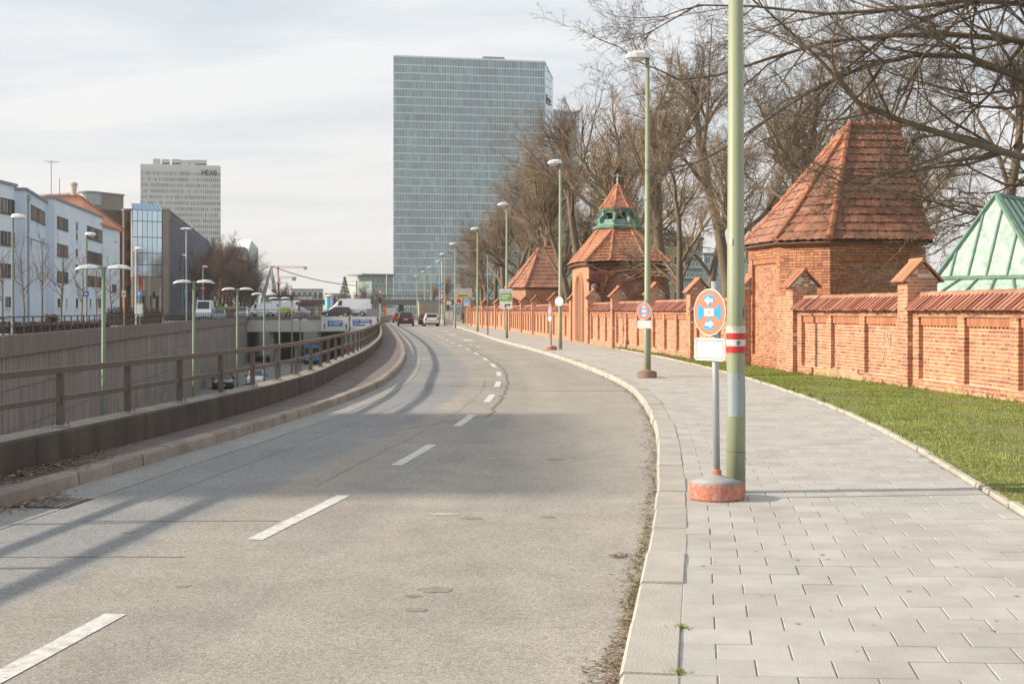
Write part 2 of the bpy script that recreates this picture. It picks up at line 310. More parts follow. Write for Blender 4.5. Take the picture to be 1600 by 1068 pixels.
def asphalt():
    m = bpy.data.materials.new('asphalt'); m.use_nodes = True; t = m.node_tree; p = t.nodes['Principled BSDF']; L = t.links.new
    p.inputs['Roughness'].default_value = .9; p.inputs['Specular IOR Level'].default_value = .3
    uv = N(t, 'ShaderNodeTexCoord'); sp = N(t, 'ShaderNodeSeparateXYZ'); L(uv.outputs['UV'], sp.inputs[0])
    ob = uv.outputs['Object']
    def noise(sc, det=5, rough=.6, vec=ob):
        n = N(t, 'ShaderNodeTexNoise'); n.inputs['Scale'].default_value = sc; n.inputs['Detail'].default_value = det; n.inputs['Roughness'].default_value = rough; L(vec, n.inputs['Vector']); return n.outputs[0]
    def rng(src, a, b, c, d):
        r = N(t, 'ShaderNodeMapRange'); r.inputs[1].default_value = a; r.inputs[2].default_value = b; r.inputs[3].default_value = c; r.inputs[4].default_value = d; L(src, r.inputs[0]); return r.outputs[0]
    def mul(a, b):
        n = N(t, 'ShaderNodeMath', operation='MULTIPLY'); L(a, n.inputs[0]); L(b, n.inputs[1]); return n.outputs[0]
    def add(a, b):
        n = N(t, 'ShaderNodeMath', operation='ADD'); L(a, n.inputs[0]); L(b, n.inputs[1]); return n.outputs[0]
    wob = rng(noise(1.1), 0, 1, -.25, .25); u = add(sp.outputs[0], wob)
    # lanes laid at different times: grey by the left kerb, beige to the right
    cr = N(t, 'ShaderNodeValToRGB'); e = cr.color_ramp.elements
    L(rng(u, 0, 6.2, 0, 1), cr.inputs[0])
    e[0].position = 0; e[0].color = (0.297, 0.292, 0.281, 1)
    e[1].position = 1; e[1].color = (0.347, 0.319, 0.281, 1)
    for pos, c in ((.085, (0.292, 0.286, 0.275)), (.10, (0.237, 0.242, 0.244)), (.31, (0.248, 0.249, 0.248)), (.34, (0.314, 0.288, 0.255)), (.55, (0.297, 0.277, 0.249)), (.60, (0.336, 0.309, 0.272)), (.78, (0.317, 0.293, 0.260)), (.92, (0.350, 0.323, 0.286))):
        k = e.new(pos); k.color = (*c, 1)
    big = rng(noise(.28, 6), .3, .7, .90, 1.10); mid = rng(noise(2.2, 6), .3, .7, .92, 1.08)
    mpz = N(t, 'ShaderNodeMapping'); mpz.inputs['Scale'].default_value = (1, .14, 1); L(ob, mpz.inputs[0])
    fine = rng(noise(75, 3, .7), .3, .7, .72, 1.28)
    vo = N(t, 'ShaderNodeTexVoronoi'); vo.inputs['Scale'].default_value = 55; L(ob, vo.inputs['Vector'])
    sv = N(t, 'ShaderNodeSeparateXYZ'); L(vo.outputs['Color'], sv.inputs[0]); agg = rng(sv.outputs[0], 0, 1, .82, 1.2)
    streak = rng(noise(1.3, 5, .6, mpz.outputs[0]), .3, .7, .94, 1.06)
    fac = mul(mul(mul(big, mid), mul(fine, agg)), streak)
    sc = N(t, 'ShaderNodeVectorMath', operation='SCALE'); L(cr.outputs[0], sc.inputs[0]); L(fac, sc.inputs['Scale'])
    # oil spots and patches
    st = rng(noise(.9, 6, .7), .60, .74, 0, .35)
    mxn = N(t, 'ShaderNodeMix', data_type='RGBA'); L(st, mxn.inputs[0]); L(sc.outputs[0], mxn.inputs[6]); mxn.inputs[7].default_value = (.17, .155, .14, 1)
    # fine wandering cracks
    vc = N(t, 'ShaderNodeTexVoronoi', feature='DISTANCE_TO_EDGE'); vc.inputs['Scale'].default_value = .30
    wv = N(t, 'ShaderNodeVectorMath', operation='ADD'); nn = N(t, 'ShaderNodeTexNoise'); nn.inputs['Scale'].default_value = 1.5; nn.inputs['Detail'].default_value = 6; L(ob, nn.inputs['Vector'])
    L(ob, wv.inputs[0]); L(nn.outputs['Color'], wv.inputs[1]); L(wv.outputs[0], vc.inputs['Vector'])
    ck = mul(rng(vc.outputs['Distance'], .0, .0022, 1, 0), rng(noise(.5), .52, .60, 0, .28))
    m2 = N(t, 'ShaderNodeMix', data_type='RGBA'); L(ck, m2.inputs[0]); L(mxn.outputs[2], m2.inputs[6]); m2.inputs[7].default_value = (.07, .065, .06, 1)
    L(m2.outputs[2], p.inputs['Base Color'])
    bp = N(t, 'ShaderNodeBump'); bp.inputs['Strength'].default_value = .55; bp.inputs['Distance'].default_value = .012
    L(add(noise(60, 3, .7), sv.outputs[1]), bp.inputs['Height']); L(bp.outputs[0], p.inputs['Normal'])
    return m
ASPH = asphalt()

def sheet(name, fl, fr, ys, z, mat, n=1, uvm=False, kind='structure', drop=None):
    mb = MB(); uv = []
    for y in ys:
        a, b = fl(y), fr(y)
        for k in range(n+1):
            x = a + (b - a) * k / n
            mb.v.append((x, y, z)); uv.append((x - a, y))
    for i in range(len(ys)-1):
        for k in range(n):
            q = i*(n+1) + k; mb.f.append((q, q+1, q+n+2, q+n+1))
    return mb.build(name, mat, kind=kind, uv=uv if uvm else None)

# ------------------------------------------------------------------ ground, road, pavement
ys = [-30, -10] + list(np.arange(0, 262, 3.0)) + [262]
g = MB()
def gs(fl, fr, yy, z):
    b = len(g.v)
    for y in yy: g.v += [(fl(y), y, z), (fr(y), y, z)]
    for i in range(len(yy)-1): g.f.append((b+2*i, b+2*i+1, b+2*i+3, b+2*i+2))
gs(lambda y: PB(y) - .3, lambda y: 1500, ys, -.03)
gs(lambda y: -1500, lambda y: FW(y) - .3, ys, .48)
gs(lambda y: -3000, lambda y: 3000, [262, 800, 5000], -.03)
gs(lambda y: -1500, lambda y: 1500, [-600, -30], -.03)
g.build('ground', GROUND, kind='structure')
ry = list(np.arange(-12, 60, .75)) + list(np.arange(60, 240, 3.0))
sheet('road', lambda y: KL(y) if y > 6 else KL(6) + (y-6)*.05, KR, ry, 0, ASPH, 6, True)
sheet('lower_road', lambda y: FW(y) - .5, lambda y: PB(y) - .3, ys, FLOOR, LOWROAD)
sheet('side_street', lambda y: FW(y) - 14.5, lambda y: FW(y) - .3, [y for y in ys if y >= 0], .50, M('side_street_asphalt', (.25, .245, .24), .9, var=.1, scale=.6))
PX0 = lambda y: KR(y) + .285
EDX = lambda y: EL(y) if y < 57 else max(KR(y) + 1.0, wallx(y) - .02)
def wallx(y):
    for (x0, y0), (x1, y1) in zip(WALL, WALL[1:]):
        if y0 <= y <= y1: return x0 + (x1-x0)*(y-y0)/(y1-y0)
    return WALL[-1][0] + (y - WALL[-1][1]) * -.1 if y > WALL[-1][1] else WALL[0][0]
py_ = list(np.arange(-6, 60, 1.5)) + list(np.arange(60, 235, 3.0))
pav = sheet('pavement', lambda y: KR(y) + .05, EDX, [y for y in py_ if y < 57], .1145, PAVEJ)
sheet('far_pavement', lambda y: KR(y) + .2, lambda y: EDX(y) + .3, [y for y in np.arange(54, 235, 1.5)], .118, PAVEF)
# paving slabs in half bond, rows square to the kerb
slabs = []; PW, PL = .362, .284
for j in range(int((56-3.6)/PL)):
    y = 3.6 + j*PL; x0 = PX0(y) + .012; x = x0 - (PW*.5 if j % 2 else 0)
    while x < EDX(y) - .06:
        a, b = max(x, x0), min(x + PW, EDX(y) - .03)
        if b - a > .05: slabs.append((a + .0038, b - .0038, y + .002, y + PL - .002))
        x += PW
slabs.sort(key=lambda s: ((s[0]+s[1])/2)**2*.3 + s[2]**2 + (1e6 if (abs((s[0]+s[1])/2) > .44*s[3] or s[2] < 4.9) else 0))
bev = .0035
def slab_mb(mb, s, z0, z1, tx, ty):
    a, b, c, d = s; cx, cy = (a+b)/2, (c+d)/2
    sk = lambda x, y: (x, y - .055*(x - PX0(cy)) , )
    P = [(a,c),(b,c),(b,d),(a,d)]; Q = [(a+bev,c+bev),(b-bev,c+bev),(b-bev,d-bev),(a+bev,d-bev)]
    zz = lambda x, y: z1 + (x-cx)*tx + (y-cy)*ty
    sh = .15
    f = lambda x, y, z: (x + (y-cy)*(KR.slope(cy) if cy > 5 else .143), y - .055*(x - PX0(cy)), z)
    mb.add([f(x, y, z0) for x, y in P] + [f(x, y, zz(x, y) - bev*.6) for x, y in P] + [f(x, y, zz(x, y)) for x, y in Q],
           [(0,1,5,4),(1,2,6,5),(2,3,7,6),(3,0,4,7),(4,5,9,8),(5,6,10,9),(6,7,11,10),(7,4,8,11),(8,9,10,11)])
rest = MB()
for i, s in enumerate(slabs):
    tx, ty, dz = rnd.gauss(0, .004), rnd.gauss(0, .004), rnd.gauss(0, .0012)
    if i < 300:
        mb = MB(); slab_mb(mb, s, .09, .12 + dz, tx, ty); mb.build('paving_slab', PAVER, pav)
    else: slab_mb(rest, s, .09, .12 + dz, tx, ty)
rest.build('paving_slab', PAVER, pav, kind='stuff')
# kerbs
def kerb_run(name, stones, C, ys_, w, h, mat, side, limit):
    base = MB()
    for a, b in zip(ys_[:-1], ys_[1:]):
        pa, pb = Vector((C(a), a, 0)), Vector((C(b), b, 0))
        base.frame(pa, (pb-pa).normalized(), Vector((side*(pb-pa).normalized().y, -side*(pb-pa).normalized().x, 0)), Vector((0,0,1)), 0, (pb-pa).length, .036, w - .012, -.02, h - .03)
    root = base.build(name, M('kerb_joint', (.07,.06,.052), .95), kind='structure')
    far = MB()
    for i, (a, b) in enumerate(zip(ys_[:-1], ys_[1:])):
        pa, pb = Vector((C(a), a, 0)), Vector((C(b), b, 0)); d = (pb-pa).normalized(); n = Vector((side*d.y, -side*d.x, 0))
        L = (pb-pa).length; jx, jz = max(-.008, min(.008, rnd.gauss(0, .004))), rnd.gauss(0, .003)
        def ring(s): return [pa + d*s + n*(jx + q) + Vector((0,0,z)) for q, z in ((0, -.01), (.012, h - .022 + jz), (.03, h + jz), (w - .01, h + jz), (w - .002, h - .01), (w - .002, -.01))]
        mb = MB() if i < limit else far
        mb.loft([ring(.009), ring(L - .009)])
        if i < limit: mb.build(stones, mat, root)
    if far.v: far.build(stones, mat, root, kind='stuff')
    return root
kerb_run('kerb', 'kerb_stone', KR, KR.walk(-.05, 225, 1.0), .285, .125, KERB, 1, 140)
kerb_run('island_kerb', 'kerb_stone', KL, KL.walk(4.2, 175, .82), .20, .14, KERBL, -1, 140)
sheet('kerb_strip', lambda y: PB(y) - .05, lambda y: KL(y) - .19, list(np.arange(2, 178, 1.0)), .132, GRIT)
# road markings
mk = empty('lane_marking', (0, 0, 0), 'dashed white line painted along the middle of the road', 'road marking'); mk['kind'] = 'structure'; del mk['category']
def dash(y0, y1, wd, C=CL, off=0, z=.004):
    mb = MB(); n = 4; vs = []
    for i in range(n+1):
        y = y0 + (y1-y0)*i/n; d = C.dirn(y); c = Vector((C(y) + off, y, z)); q = Vector((d.y, -d.x, 0)) * wd/2
        vs += [c - q, c + q]
    mb.add(vs, [(2*i, 2*i+1, 2*i+3, 2*i+2) for i in range(n)]); mb.build('marking_dash', WHITEP, mk)
for y0, y1 in ((4.85,7.55),(10.0,12.4),(14.8,17.1),(19.8,22.0),(25,27.3),(30,32.4),(35,37.4),(40.5,43),(46,48.5),(52,54.5),(58,60.5),(64,66.5),(70,72.5),(76,78.5),(82,84.5),(88,90.5),(95,98),(104,107),(113,116),(122,126),(132,136)): dash(y0, y1, .135)
for y0, off in ((76, 1.3), (95, 1.3), (112, 1.5)): dash(y0, y0 + 3.0, .5, off=off)
for y0, y1 in ((62,64),(67,69)): dash(y0, y1, .12, off=.75)
# tar seams
sm = MB()
def seam(pts, wd=.012):
    vs = []
    for i, p in enumerate(pts):
        p = Vector(p); d = (Vector(pts[min(i+1, len(pts)-1)]) - Vector(pts[max(i-1, 0)])).normalized(); q = Vector((d.y, -d.x, 0))*wd*rnd.uniform(.35, .75)
        vs += [p - q, p + q]
    sm.add(vs, [(2*i, 2*i+1, 2*i+3, 2*i+2) for i in range(len(pts)-1)])
def cross(y, u0, u1, wd=.03, tilt=0):
    n = 14; seam([(KL(y) + u0 + (u1-u0)*i/n, y + tilt*i/n + rnd.gauss(0, .012), .0025) for i in range(n+1)], wd)
for y, a, b in ((10.9, 1.0, 2.7), (9.3, 1.1, 2.5), (30.5, .35, 3.0), (38.5, .5, 3.2), (52.5, .6, 3.6), (28.5, 3.6, 5.9), (60, 2.6, 5.0)): cross(y, a, b, .018 if y < 20 else .07)
seam([(KL(y) + 2.45 + rnd.gauss(0, .015), y, .0025) for y in np.arange(13, 34, .5)], .007)
seam([(KL(y) + 1.15 + rnd.gauss(0, .008), y, .0025) for y in np.arange(12, 40, .6)], .008)
seam([(KL(y) + .55 + rnd.gauss(0, .006), y, .0025) for y in np.arange(6, 60, .6)], .02)
seam([(CL(y) + .22 + (y-34)*(-.004) + rnd.gauss(0, .03), y, .003) for y in np.arange(21.5, 62, .6)], .05)
seam([(CL(21.5) + .2 - k*.16 + rnd.gauss(0, .02), 21.5 - k*.30, .003) for k in range(9)], .02)
sm.build('tar_seam', TAR, kind='structure')
sp = MB()
for px, py, r in ((735,809,.10),(855,807,.07),(867,717,.12),(680,921,.11),(650,952,.07),(645,930,.05),(200,831,.07),(285,916,.05)):
    Y = F*EYE/(py-485); c = at(px, py, Y); vs = []
    for k in range(14):
        a = 2*math.pi*k/14; q = r*rnd.uniform(.75, 1.15); vs.append((c.x + math.cos(a)*q, c.y + math.sin(a)*q*.8, .003))
    sp.add(vs, [tuple(range(14))])
sp.build('road_stain', M('road_stain', (.235, .215, .19), .9, var=.2, scale=20), kind='structure')
wp = MB()
for px, py, r in ((690,803,.16),(748,747,.1)):
    Y = F*EYE/(py-485); c = at(px, py, Y); wp.add([(c.x + math.cos(a)*r*rnd.uniform(.5,1.1), c.y + math.sin(a)*r*.5*rnd.uniform(.5,1.1), .003) for a in np.arange(0, 6.2, .6)], [tuple(range(11))])
wp.build('paint_remnant', M('paint_remnant', (.42, .40, .37), .9, var=.2, scale=20), kind='structure')
# drain grate by the left kerb
gr = empty('drain_grate', (KL(11.9) + .33, 11.9, .004), 'cast iron drain grate in the gutter of the left kerb with leaves on it', 'drain grate')
MB().box(-.24, .24, -.3, .3, -.03, .0025).build('dark_hole_plate', BLACK, gr, org=(0,0,0))  # black plate below the bars, the unlit hole put in as colour
for k in range(7):
    MB().box(-.20 + k*.062, -.20 + k*.062 + .026, -.27, .27, .0035, .012).build('bar', M('iron', (.20, .185, .17), .6, .3), gr, org=(0,0,0))
gr.rotation_euler.z = R(-6)
# lawn, edging stones
sheet('lawn', lambda y: EL(y) + .07, lambda y: wallx(y) + .4, list(np.arange(5, 58, .75)), .150, SOIL, 3)
er = MB(); ed = empty('edging', (0, 0, 0), 'row of narrow edging stones between pavement and lawn', 'edging'); ed['kind'] = 'structure'; del ed['category']
yy = EL.walk(8.5, 56, .62)
for a, b in zip(yy[:-1], yy[1:]):
    pa, pb = Vector((EL(a), a, 0)), Vector((EL(b), b, 0)); d = (pb-pa).normalized(); n = Vector((d.y, -d.x, 0)); L = (pb-pa).length; j = rnd.gauss(0, .007); z = .158 + rnd.gauss(0, .006)
    mb = MB(); ring = lambda s: [pa + d*s + n*(j+q) + Vector((0,0,h)) for q, h in ((0, .08), (0, z-.012), (.014, z), (.066, z), (.08, z-.012), (.08, .08))]
    mb.loft([ring(.004), ring(L-.005)]); mb.build('edging_stone', EDGE, ed)
# grass blades
rs = np.random.RandomState(3)
def blades(n, ymin, ymax, hmin, hmax, wd, name='grass'):
    Y = ymin + (ymax-ymin)*rs.rand(n)**1.25
    xl = np.array([EL(y) for y in np.linspace(5, 58, 200)]); xr = np.array([wallx(y) for y in np.linspace(5, 58, 200)])
    gy = np.linspace(5, 58, 200); a = np.interp(Y, gy, xl) + .05; b = np.interp(Y, gy, xr) - .02
    X = a + (b-a)*rs.rand(n); k = (X < .43*Y) ; X, Y = X[k], Y[k]; n = len(X)
    cl = np.sin(X*2.1+Y*.7)*np.sin(Y*1.3-X*.8)*.5 + .5; keep = rs.rand(n) < .12 + .88*np.clip(cl*1.5, 0, 1); X, Y = X[keep], Y[keep]; n = len(X)
    h = (hmin + (hmax-hmin)*rs.rand(n)); an = rs.rand(n)*6.283; ln = rs.rand(n)*.7
    dx, dy = np.cos(an), np.sin(an); z0 = .148
    V = np.empty((n, 3, 3)); V[:,0] = np.stack([X-dy*wd, Y+dx*wd, np.full(n, z0)], 1); V[:,1] = np.stack([X+dy*wd, Y-dx*wd, np.full(n, z0)], 1)
    V[:,2] = np.stack([X+dx*h*ln, Y+dy*h*ln, z0+h], 1)
    me = bpy.data.meshes.new(name); me.vertices.add(3*n); me.vertices.foreach_set('co', V.ravel()); me.loops.add(3*n); me.loops.foreach_set('vertex_index', np.arange(3*n, dtype=np.int32))
    me.polygons.add(n); me.polygons.foreach_set('loop_start', np.arange(0, 3*n, 3, dtype=np.int32)); me.polygons.foreach_set('loop_total', np.full(n, 3, dtype=np.int32)); me.update(); me.validate()
    me.materials.append(GRASS); ob = bpy.data.objects.new(name, me); COL.objects.link(ob); return ob
gb = blades(260000, 9.5, 57, .012, .032, .006); tag(gb, kind='stuff', label='short green lawn grass between pavement and brick wall')
tf = MB()
for k in range(420):                                       # longer tufts at the foot of the wall and along the edging
    y = rnd.uniform(16, 56); x = wallx(y) - rnd.random()**2*.25 if rnd.random() < .7 else EL(y) + .09 + rnd.random()*.05
    for q in range(4):
        a = rnd.uniform(0, 6.28); h = rnd.uniform(.05, .12); tf.add([(x-.006, y, .15), (x+.006, y, .15), (x + math.cos(a)*h*.5, y + math.sin(a)*h*.5, .15 + h)], [(0,1,2)])
for yk, xk in ((6.72, .06), (5.9, .05)):
    for q in range(46):
        a = rnd.uniform(0, 6.28); h = rnd.uniform(.015, .04); x = KR(yk) + xk + .22*(xk < .2) + rnd.gauss(0, .025); y = yk + rnd.gauss(0, .015); tf.add([(x-.004, y, .12), (x+.004, y, .12), (x + math.cos(a)*h, y + math.sin(a)*h, .12 + h*.8)], [(0,1,2)])
for q in range(150):
    yk = rnd.choice((7.9, 8.4, 9.0, 9.6, 10.4)) + rnd.gauss(0, .25); x = KR(yk) - .03 - abs(rnd.gauss(0, .03)); a = rnd.uniform(0, 6.28); h = rnd.uniform(.015, .05)
    tf.add([(x-.004, yk, 0), (x+.004, yk, 0), (x + math.cos(a)*h, yk + math.sin(a)*h, h*.8)], [(0,1,2)])
tag(tf.build('grass', GRASS, kind='stuff'), label='grass tufts and moss at the wall foot and in kerb joints')
# gum spots and dirt on the slabs
gm = MB()
for k in range(70):
    y = 5 + 22*rnd.random()**1.5; x = rnd.uniform(PX0(y) + .05, EDX(y) - .1); r = rnd.uniform(.006, .02); gm.add([(x + math.cos(a)*r*rnd.uniform(.7,1.2), y + math.sin(a)*r, .1236) for a in np.arange(0, 6.2, .9)], [tuple(range(7))])
tag(gm.build('gum_stain', M('gum', (.28,.265,.245), .9), kind='stuff'), label='dark gum spots trodden on the paving slabs')
# leaf litter
lf = MB()
def leaf(x, y, z, s):
    a = rnd.uniform(0, 6.28); t = rnd.uniform(-.5, .5); u = Vector((math.cos(a), math.sin(a), t*.5))*s; v = Vector((-math.sin(a), math.cos(a), rnd.uniform(-.4, .4)))*s*rnd.uniform(.3, .6); c = Vector((x, y, z + s*.35))
    lf.add([c-u, c+v*.8, c+u, c-v], [(0,1,2),(0,2,3)])
for k in range(4000):
    y = 5.4 + 30*rnd.random()**2.2; dens = .5 + .5*math.sin(y*2.3) ; x = KR(y) - .012 - abs(rnd.gauss(0, .035 + .05*dens)); leaf(x, y, .003, rnd.uniform(.006, .024))
for k in range(1000): y = rnd.uniform(14, 60); leaf(KR(y) - abs(rnd.gauss(0, .12)), y, .003, rnd.uniform(.008, .025))
for k in range(1300):
    y = 13.4 + rnd.gauss(0, .8); leaf(PB(y) + .05 + abs(rnd.gauss(0, .22))*(1 - .25*abs(y-13.4)), y, .137 + rnd.random()*.03, rnd.uniform(.012, .036))
for k in range(500):
    y = rnd.uniform(9, 60); leaf(PB(y) + abs(rnd.gauss(0, .12)), y, .137, rnd.uniform(.01, .026))
for k in range(420): y = 11.9 + rnd.gauss(0, .35); leaf(KL(y) + abs(rnd.gauss(0, .14)) + .03, y, .006, rnd.uniform(.012, .035))
for k in range(160): y = rnd.uniform(6, 30); leaf(rnd.uniform(KL(y), KR(y)), y, .003, rnd.uniform(.004, .011))
for k in range(120): y = rnd.uniform(6, 30); leaf(rnd.uniform(PX0(y), EDX(y)), y, .123, rnd.uniform(.004, .01))
for k in range(220): y = rnd.uniform(12, 55); leaf(rnd.uniform(EL(y) + .1, wallx(y)), y, .165, rnd.uniform(.01, .03))
for k in range(30): leaf(at(970, 869, 9.3).x + rnd.gauss(0, .05), 9.3 + rnd.gauss(0, .03), .003 + rnd.random()*.02, rnd.uniform(.012, .03))
tag(lf.build('leaves', LEAFD, kind='stuff'), label='brown dead leaves and grit along the kerbs')

# ------------------------------------------------------------------ parapet, railing, trough walls
pr = empty('parapet_wall', (PB(14), 14, .13), 'low dark stained concrete parapet carrying the brown railing, along the left kerb', 'parapet')
yy = PB.walk(4.5, 172, 3.0)
for a, b in zip(yy[:-1], yy[1:]):
    n = 4; rings = []
    for i in range(n+1):
        y = a + (b-a)*i/n; y += .006 if i == 0 else (-.006 if i == n else 0)
        d = PB.dirn(y); q = Vector((d.y, -d.x, 0)); p = Vector((PB(y), y, 0))
        rings.append([p + q*s + Vector((0,0,z)) for s, z in ((0, .10), (0, .455), (-.02, .475), (-.34, .485), (-.36, .46), (-.36, .10))])
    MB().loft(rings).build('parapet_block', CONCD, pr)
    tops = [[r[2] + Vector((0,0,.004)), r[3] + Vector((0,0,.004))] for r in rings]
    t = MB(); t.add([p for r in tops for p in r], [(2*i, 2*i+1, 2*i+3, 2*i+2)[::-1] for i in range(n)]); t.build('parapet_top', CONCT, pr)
rl = empty('guard_railing', (PB(14) - .2, 14, .485), 'brown steel two-bar railing bolted on the near concrete parapet, curving with the road', 'railing')
def rp_(y, z, off=-.19):
    d = PB.dirn(y); return Vector((PB(y) + d.y*off, y - d.x*off, z))
yy = PB.walk(6.75, 170, 1.92)
for i, y in enumerate(yy):
    d = PB.dirn(y); q = Vector((d.y, -d.x, 0)); p = rp_(y, .488)
    post = MB(); post.frame(p, d, q, Vector((0,0,1)), -.027, .027, -.038, .038, 0, .60)
    po = post.build('post', RAIL, rl)
    if y < 60:
        MB().frame(p, d, q, Vector((0,0,1)), -.10, .10, -.08, .08, 0, .014).build('base_plate', M('mortar_pad', (.36,.33,.29), .9, var=.15), po, org=p*0 + origin(rl))
        if y < 32:
            bl = MB()
            for sx_ in (-.075, .075):
                for sy_ in (-.055, .055): bl.tube([p + d*sx_ + q*sy_ + Vector((0,0,.014)), p + d*sx_ + q*sy_ + Vector((0,0,.042))], .011, 6)
            bl.build('anchor_bolt', TAR, po, org=origin(rl), kind='stuff')
for nm, z, h, w_ in (('top_rail', 1.12, .072, .062), ('middle_rail', .80, .06, .045)):
    rings = []
    for y in np.concatenate([np.arange(5, 60, .6), np.arange(60, 171, 2.0)]):
        d = PB.dirn(y); q = Vector((d.y, -d.x, 0)); p = rp_(y, z)
        rings.append([p + q*w_/2 + Vector((0,0,-h/2)), p + q*w_/2 + Vector((0,0,h/2)), p - q*w_/2 + Vector((0,0,h/2)), p - q*w_/2 + Vector((0,0,-h/2))])
    MB().loft(rings).build(nm, RAIL, rl)
nw = empty('retaining_wall', (PB(30) - .3, 30, FLOOR), 'concrete retaining wall carrying the near parapet above the sunken road', 'retaining wall')
m1 = MB(); yy = list(np.arange(0, 262, 4.0))
for a, b in zip(yy[:-1], yy[1:]): m1.add([(PB(a)-.3, a, FLOOR), (PB(b)-.3, b, FLOOR), (PB(b)-.3, b, .128), (PB(a)-.3, a, .128), (PB(a)-.05, a, FLOOR), (PB(b)-.05, b, FLOOR), (PB(b)-.05, b, .128), (PB(a)-.05, a, .128)], [(0,1,2,3),(4,7,6,5),(3,2,6,7)])
m1.build('wall_face', WALLC, nw)
# far retaining wall: board-marked panels, three thin ledges, a dark cap
fwl = empty('retaining_wall', (FW(60), 60, FLOOR), 'tall grey board-marked concrete wall on the far side of the sunken road with a dark cap', 'retaining wall')
bk = MB(); yy = FW.walk(8, 182, 2.5); y2 = FW.walk(8, 262, 2.5)
for a, b in zip(y2[:-1], y2[1:]):
    bk.add([(FW(a)-.03, a, FLOOR), (FW(b)-.03, b, FLOOR), (FW(b)-.03, b, .9), (FW(a)-.03, a, .9), (FW(a)-.3, a, FLOOR), (FW(b)-.3, b, FLOOR), (FW(b)-.3, b, .9), (FW(a)-.3, a, .9)], [(0,1,2,3),(4,7,6,5),(3,2,6,7)])
bk.build('wall_core', TAR, fwl)
for a, b in zip(yy[:-1], yy[1:]):
    pa, pb = Vector((FW(a), a, 0)), Vector((FW(b), b, 0)); d = (pb-pa).normalized(); q = Vector((d.y, -d.x, 0)); L = (pb-pa).length
    for z0, z1 in ((FLOOR, -4.1), (-4.085, -2.6), (-2.585, -1.1), (-1.085, .13)):
        mb = MB(); mb.frame(pa, d, q, Vector((0,0,1)), .008, L-.008, -.025, .002 + rnd.uniform(0, .006), z0 + .008, z1 - .004)
        u = .03
        while u < L - .2:
            w_ = rnd.uniform(.06, .24); mb.frame(pa, d, q, Vector((0,0,1)), u, min(u + w_, L - .02), .006, .006 + rnd.uniform(.003, .012), z0 + .02, z1 - .02); u += w_ + rnd.uniform(.02, .30)
        mb.build('wall_panel', WALLC, fwl)
for a, b in zip(yy[::2][:-1], yy[::2][1:]):
    pa, pb = Vector((FW(a), a, 0)), Vector((FW(b), b, 0)); d = (pb-pa).normalized(); q = Vector((d.y, -d.x, 0))
    MB().frame(pa, d, q, Vector((0,0,1)), .006, (pb-pa).length-.006, -.33, .14, .14, .90).build('wall_cap', WALLCAP, fwl)
fr_ = empty('guard_railing', (FW(60), 60, .9), 'dark thin railing with many posts on the far retaining wall by the side street', 'railing')
for y in FW.walk(30, 181, 1.6):
    p = Vector((FW(y) - .1, y, .9)); MB().box(p.x-.025, p.x+.025, y-.03, y+.03, .9, 1.57).build('post', DFRAME, fr_)
for nm, z in (('top_rail', 1.55), ('middle_rail', 1.22)):
    rings = [[(FW(y)-.1+dx_, y, z+dz_) for dx_, dz_ in ((-.025,-.025),(.025,-.025),(.025,.025),(-.025,.025))] for y in np.arange(26, 182, 3.0)]
    MB().loft(rings).build(nm, DFRAME, fr_)
# bridge over the sunken road with its pale fascia
br = empty('road_bridge', (-30, 182, -1), 'road bridge over the sunken road with pale concrete fascia and dark tunnel mouth', 'bridge')
MB().box(FW(190) - 6, -19.6, 178.0, 206, .1, .93).build('deck', M('deck_asphalt', (.19,.185,.18), .9, var=.1, scale=.5), br)
MB().box(FW(181) , -19.7, 177.5, 178.0, -1.15, .98).build('fascia', M('fascia_concrete', (.50,.49,.46), .9, var=.06, scale=.6), br)
MB().box(FW(181), -19.7, 177.42, 177.5, .55, 1.0).build('cornice', WALLCAP, br)
MB().box(FW(184) - 2, -19.7, 178.0, 206, -1.15, .1).build('soffit', CONCD, br)
for k in range(6):
    x = -33.5 + k*2.2
    if k in (0, 3): MB().box(x-.25, x+.25, 178.5, 204, FLOOR, -1.16).build('pier', CONC, br)
bf = MB()
for x in np.arange(FW(181) + .3, -19.8, 1.5): bf.box(x-.03, x+.03, 177.9, 177.96, .98, 1.9)
bf.box(FW(181), -19.8, 177.9, 177.96, 1.86, 1.92); bf.box(FW(181), -19.8, 177.9, 177.96, 1.4, 1.45); bf.build('parapet_rail', DFRAME, br)
MB().box(-60, -15, 261, 261.5, FLOOR, .6).build('end_wall', CONC, None); bpy.data.objects['end_wall']['label'] = 'pale concrete wall closing the far end of the sunken road'; bpy.data.objects['end_wall']['category'] = 'retaining wall'


# ------------------------------------------------------------------ brick masonry
CH = .077; UP = Vector((0, 0, 1))
_u = MB(); _u.box(0, 1, 0, 1, 0, 1); UNIT = bpy.data.meshes.new('brick'); UNIT.from_pydata(_u.v, [], _u.f); UNIT.materials.append(BRICK)
def course(o, a, n, u0, u1, z, k, d, out, h=CH, keep=None, off=0):
    """one course of alternating stretchers and headers on the face through o; n points out of the wall, bricks reach d behind the face"""
    L = .25 if k % 2 == 0 else .125; u = u0 - (rnd.choice((0, .0625)) if k % 2 else 0)
    while u < u1 - .02:
        p, q = max(u, u0), min(u + L, u1)
        if u1 - q < .05: q = u1
        if q - p > .03 and (keep is None or keep((p+q)/2, z + h/2)):
            out.append((o, a, n, p + .0055, q - .0055, z + .0065, z + h - .0065, d, rnd.gauss(off, .0022)))
        u = q if q == u1 else u + L
def patch(o, a, n, u0, u1, z0, z1, d, out, keep=None, off=0):
    k = 0; z = z0
    while z < z1 - .02:
        h = min(CH, z1 - z); course(o, a, n, u0, u1, z, k + int(round(z0/CH)), d, out, h, keep, off); z += CH; k += 1
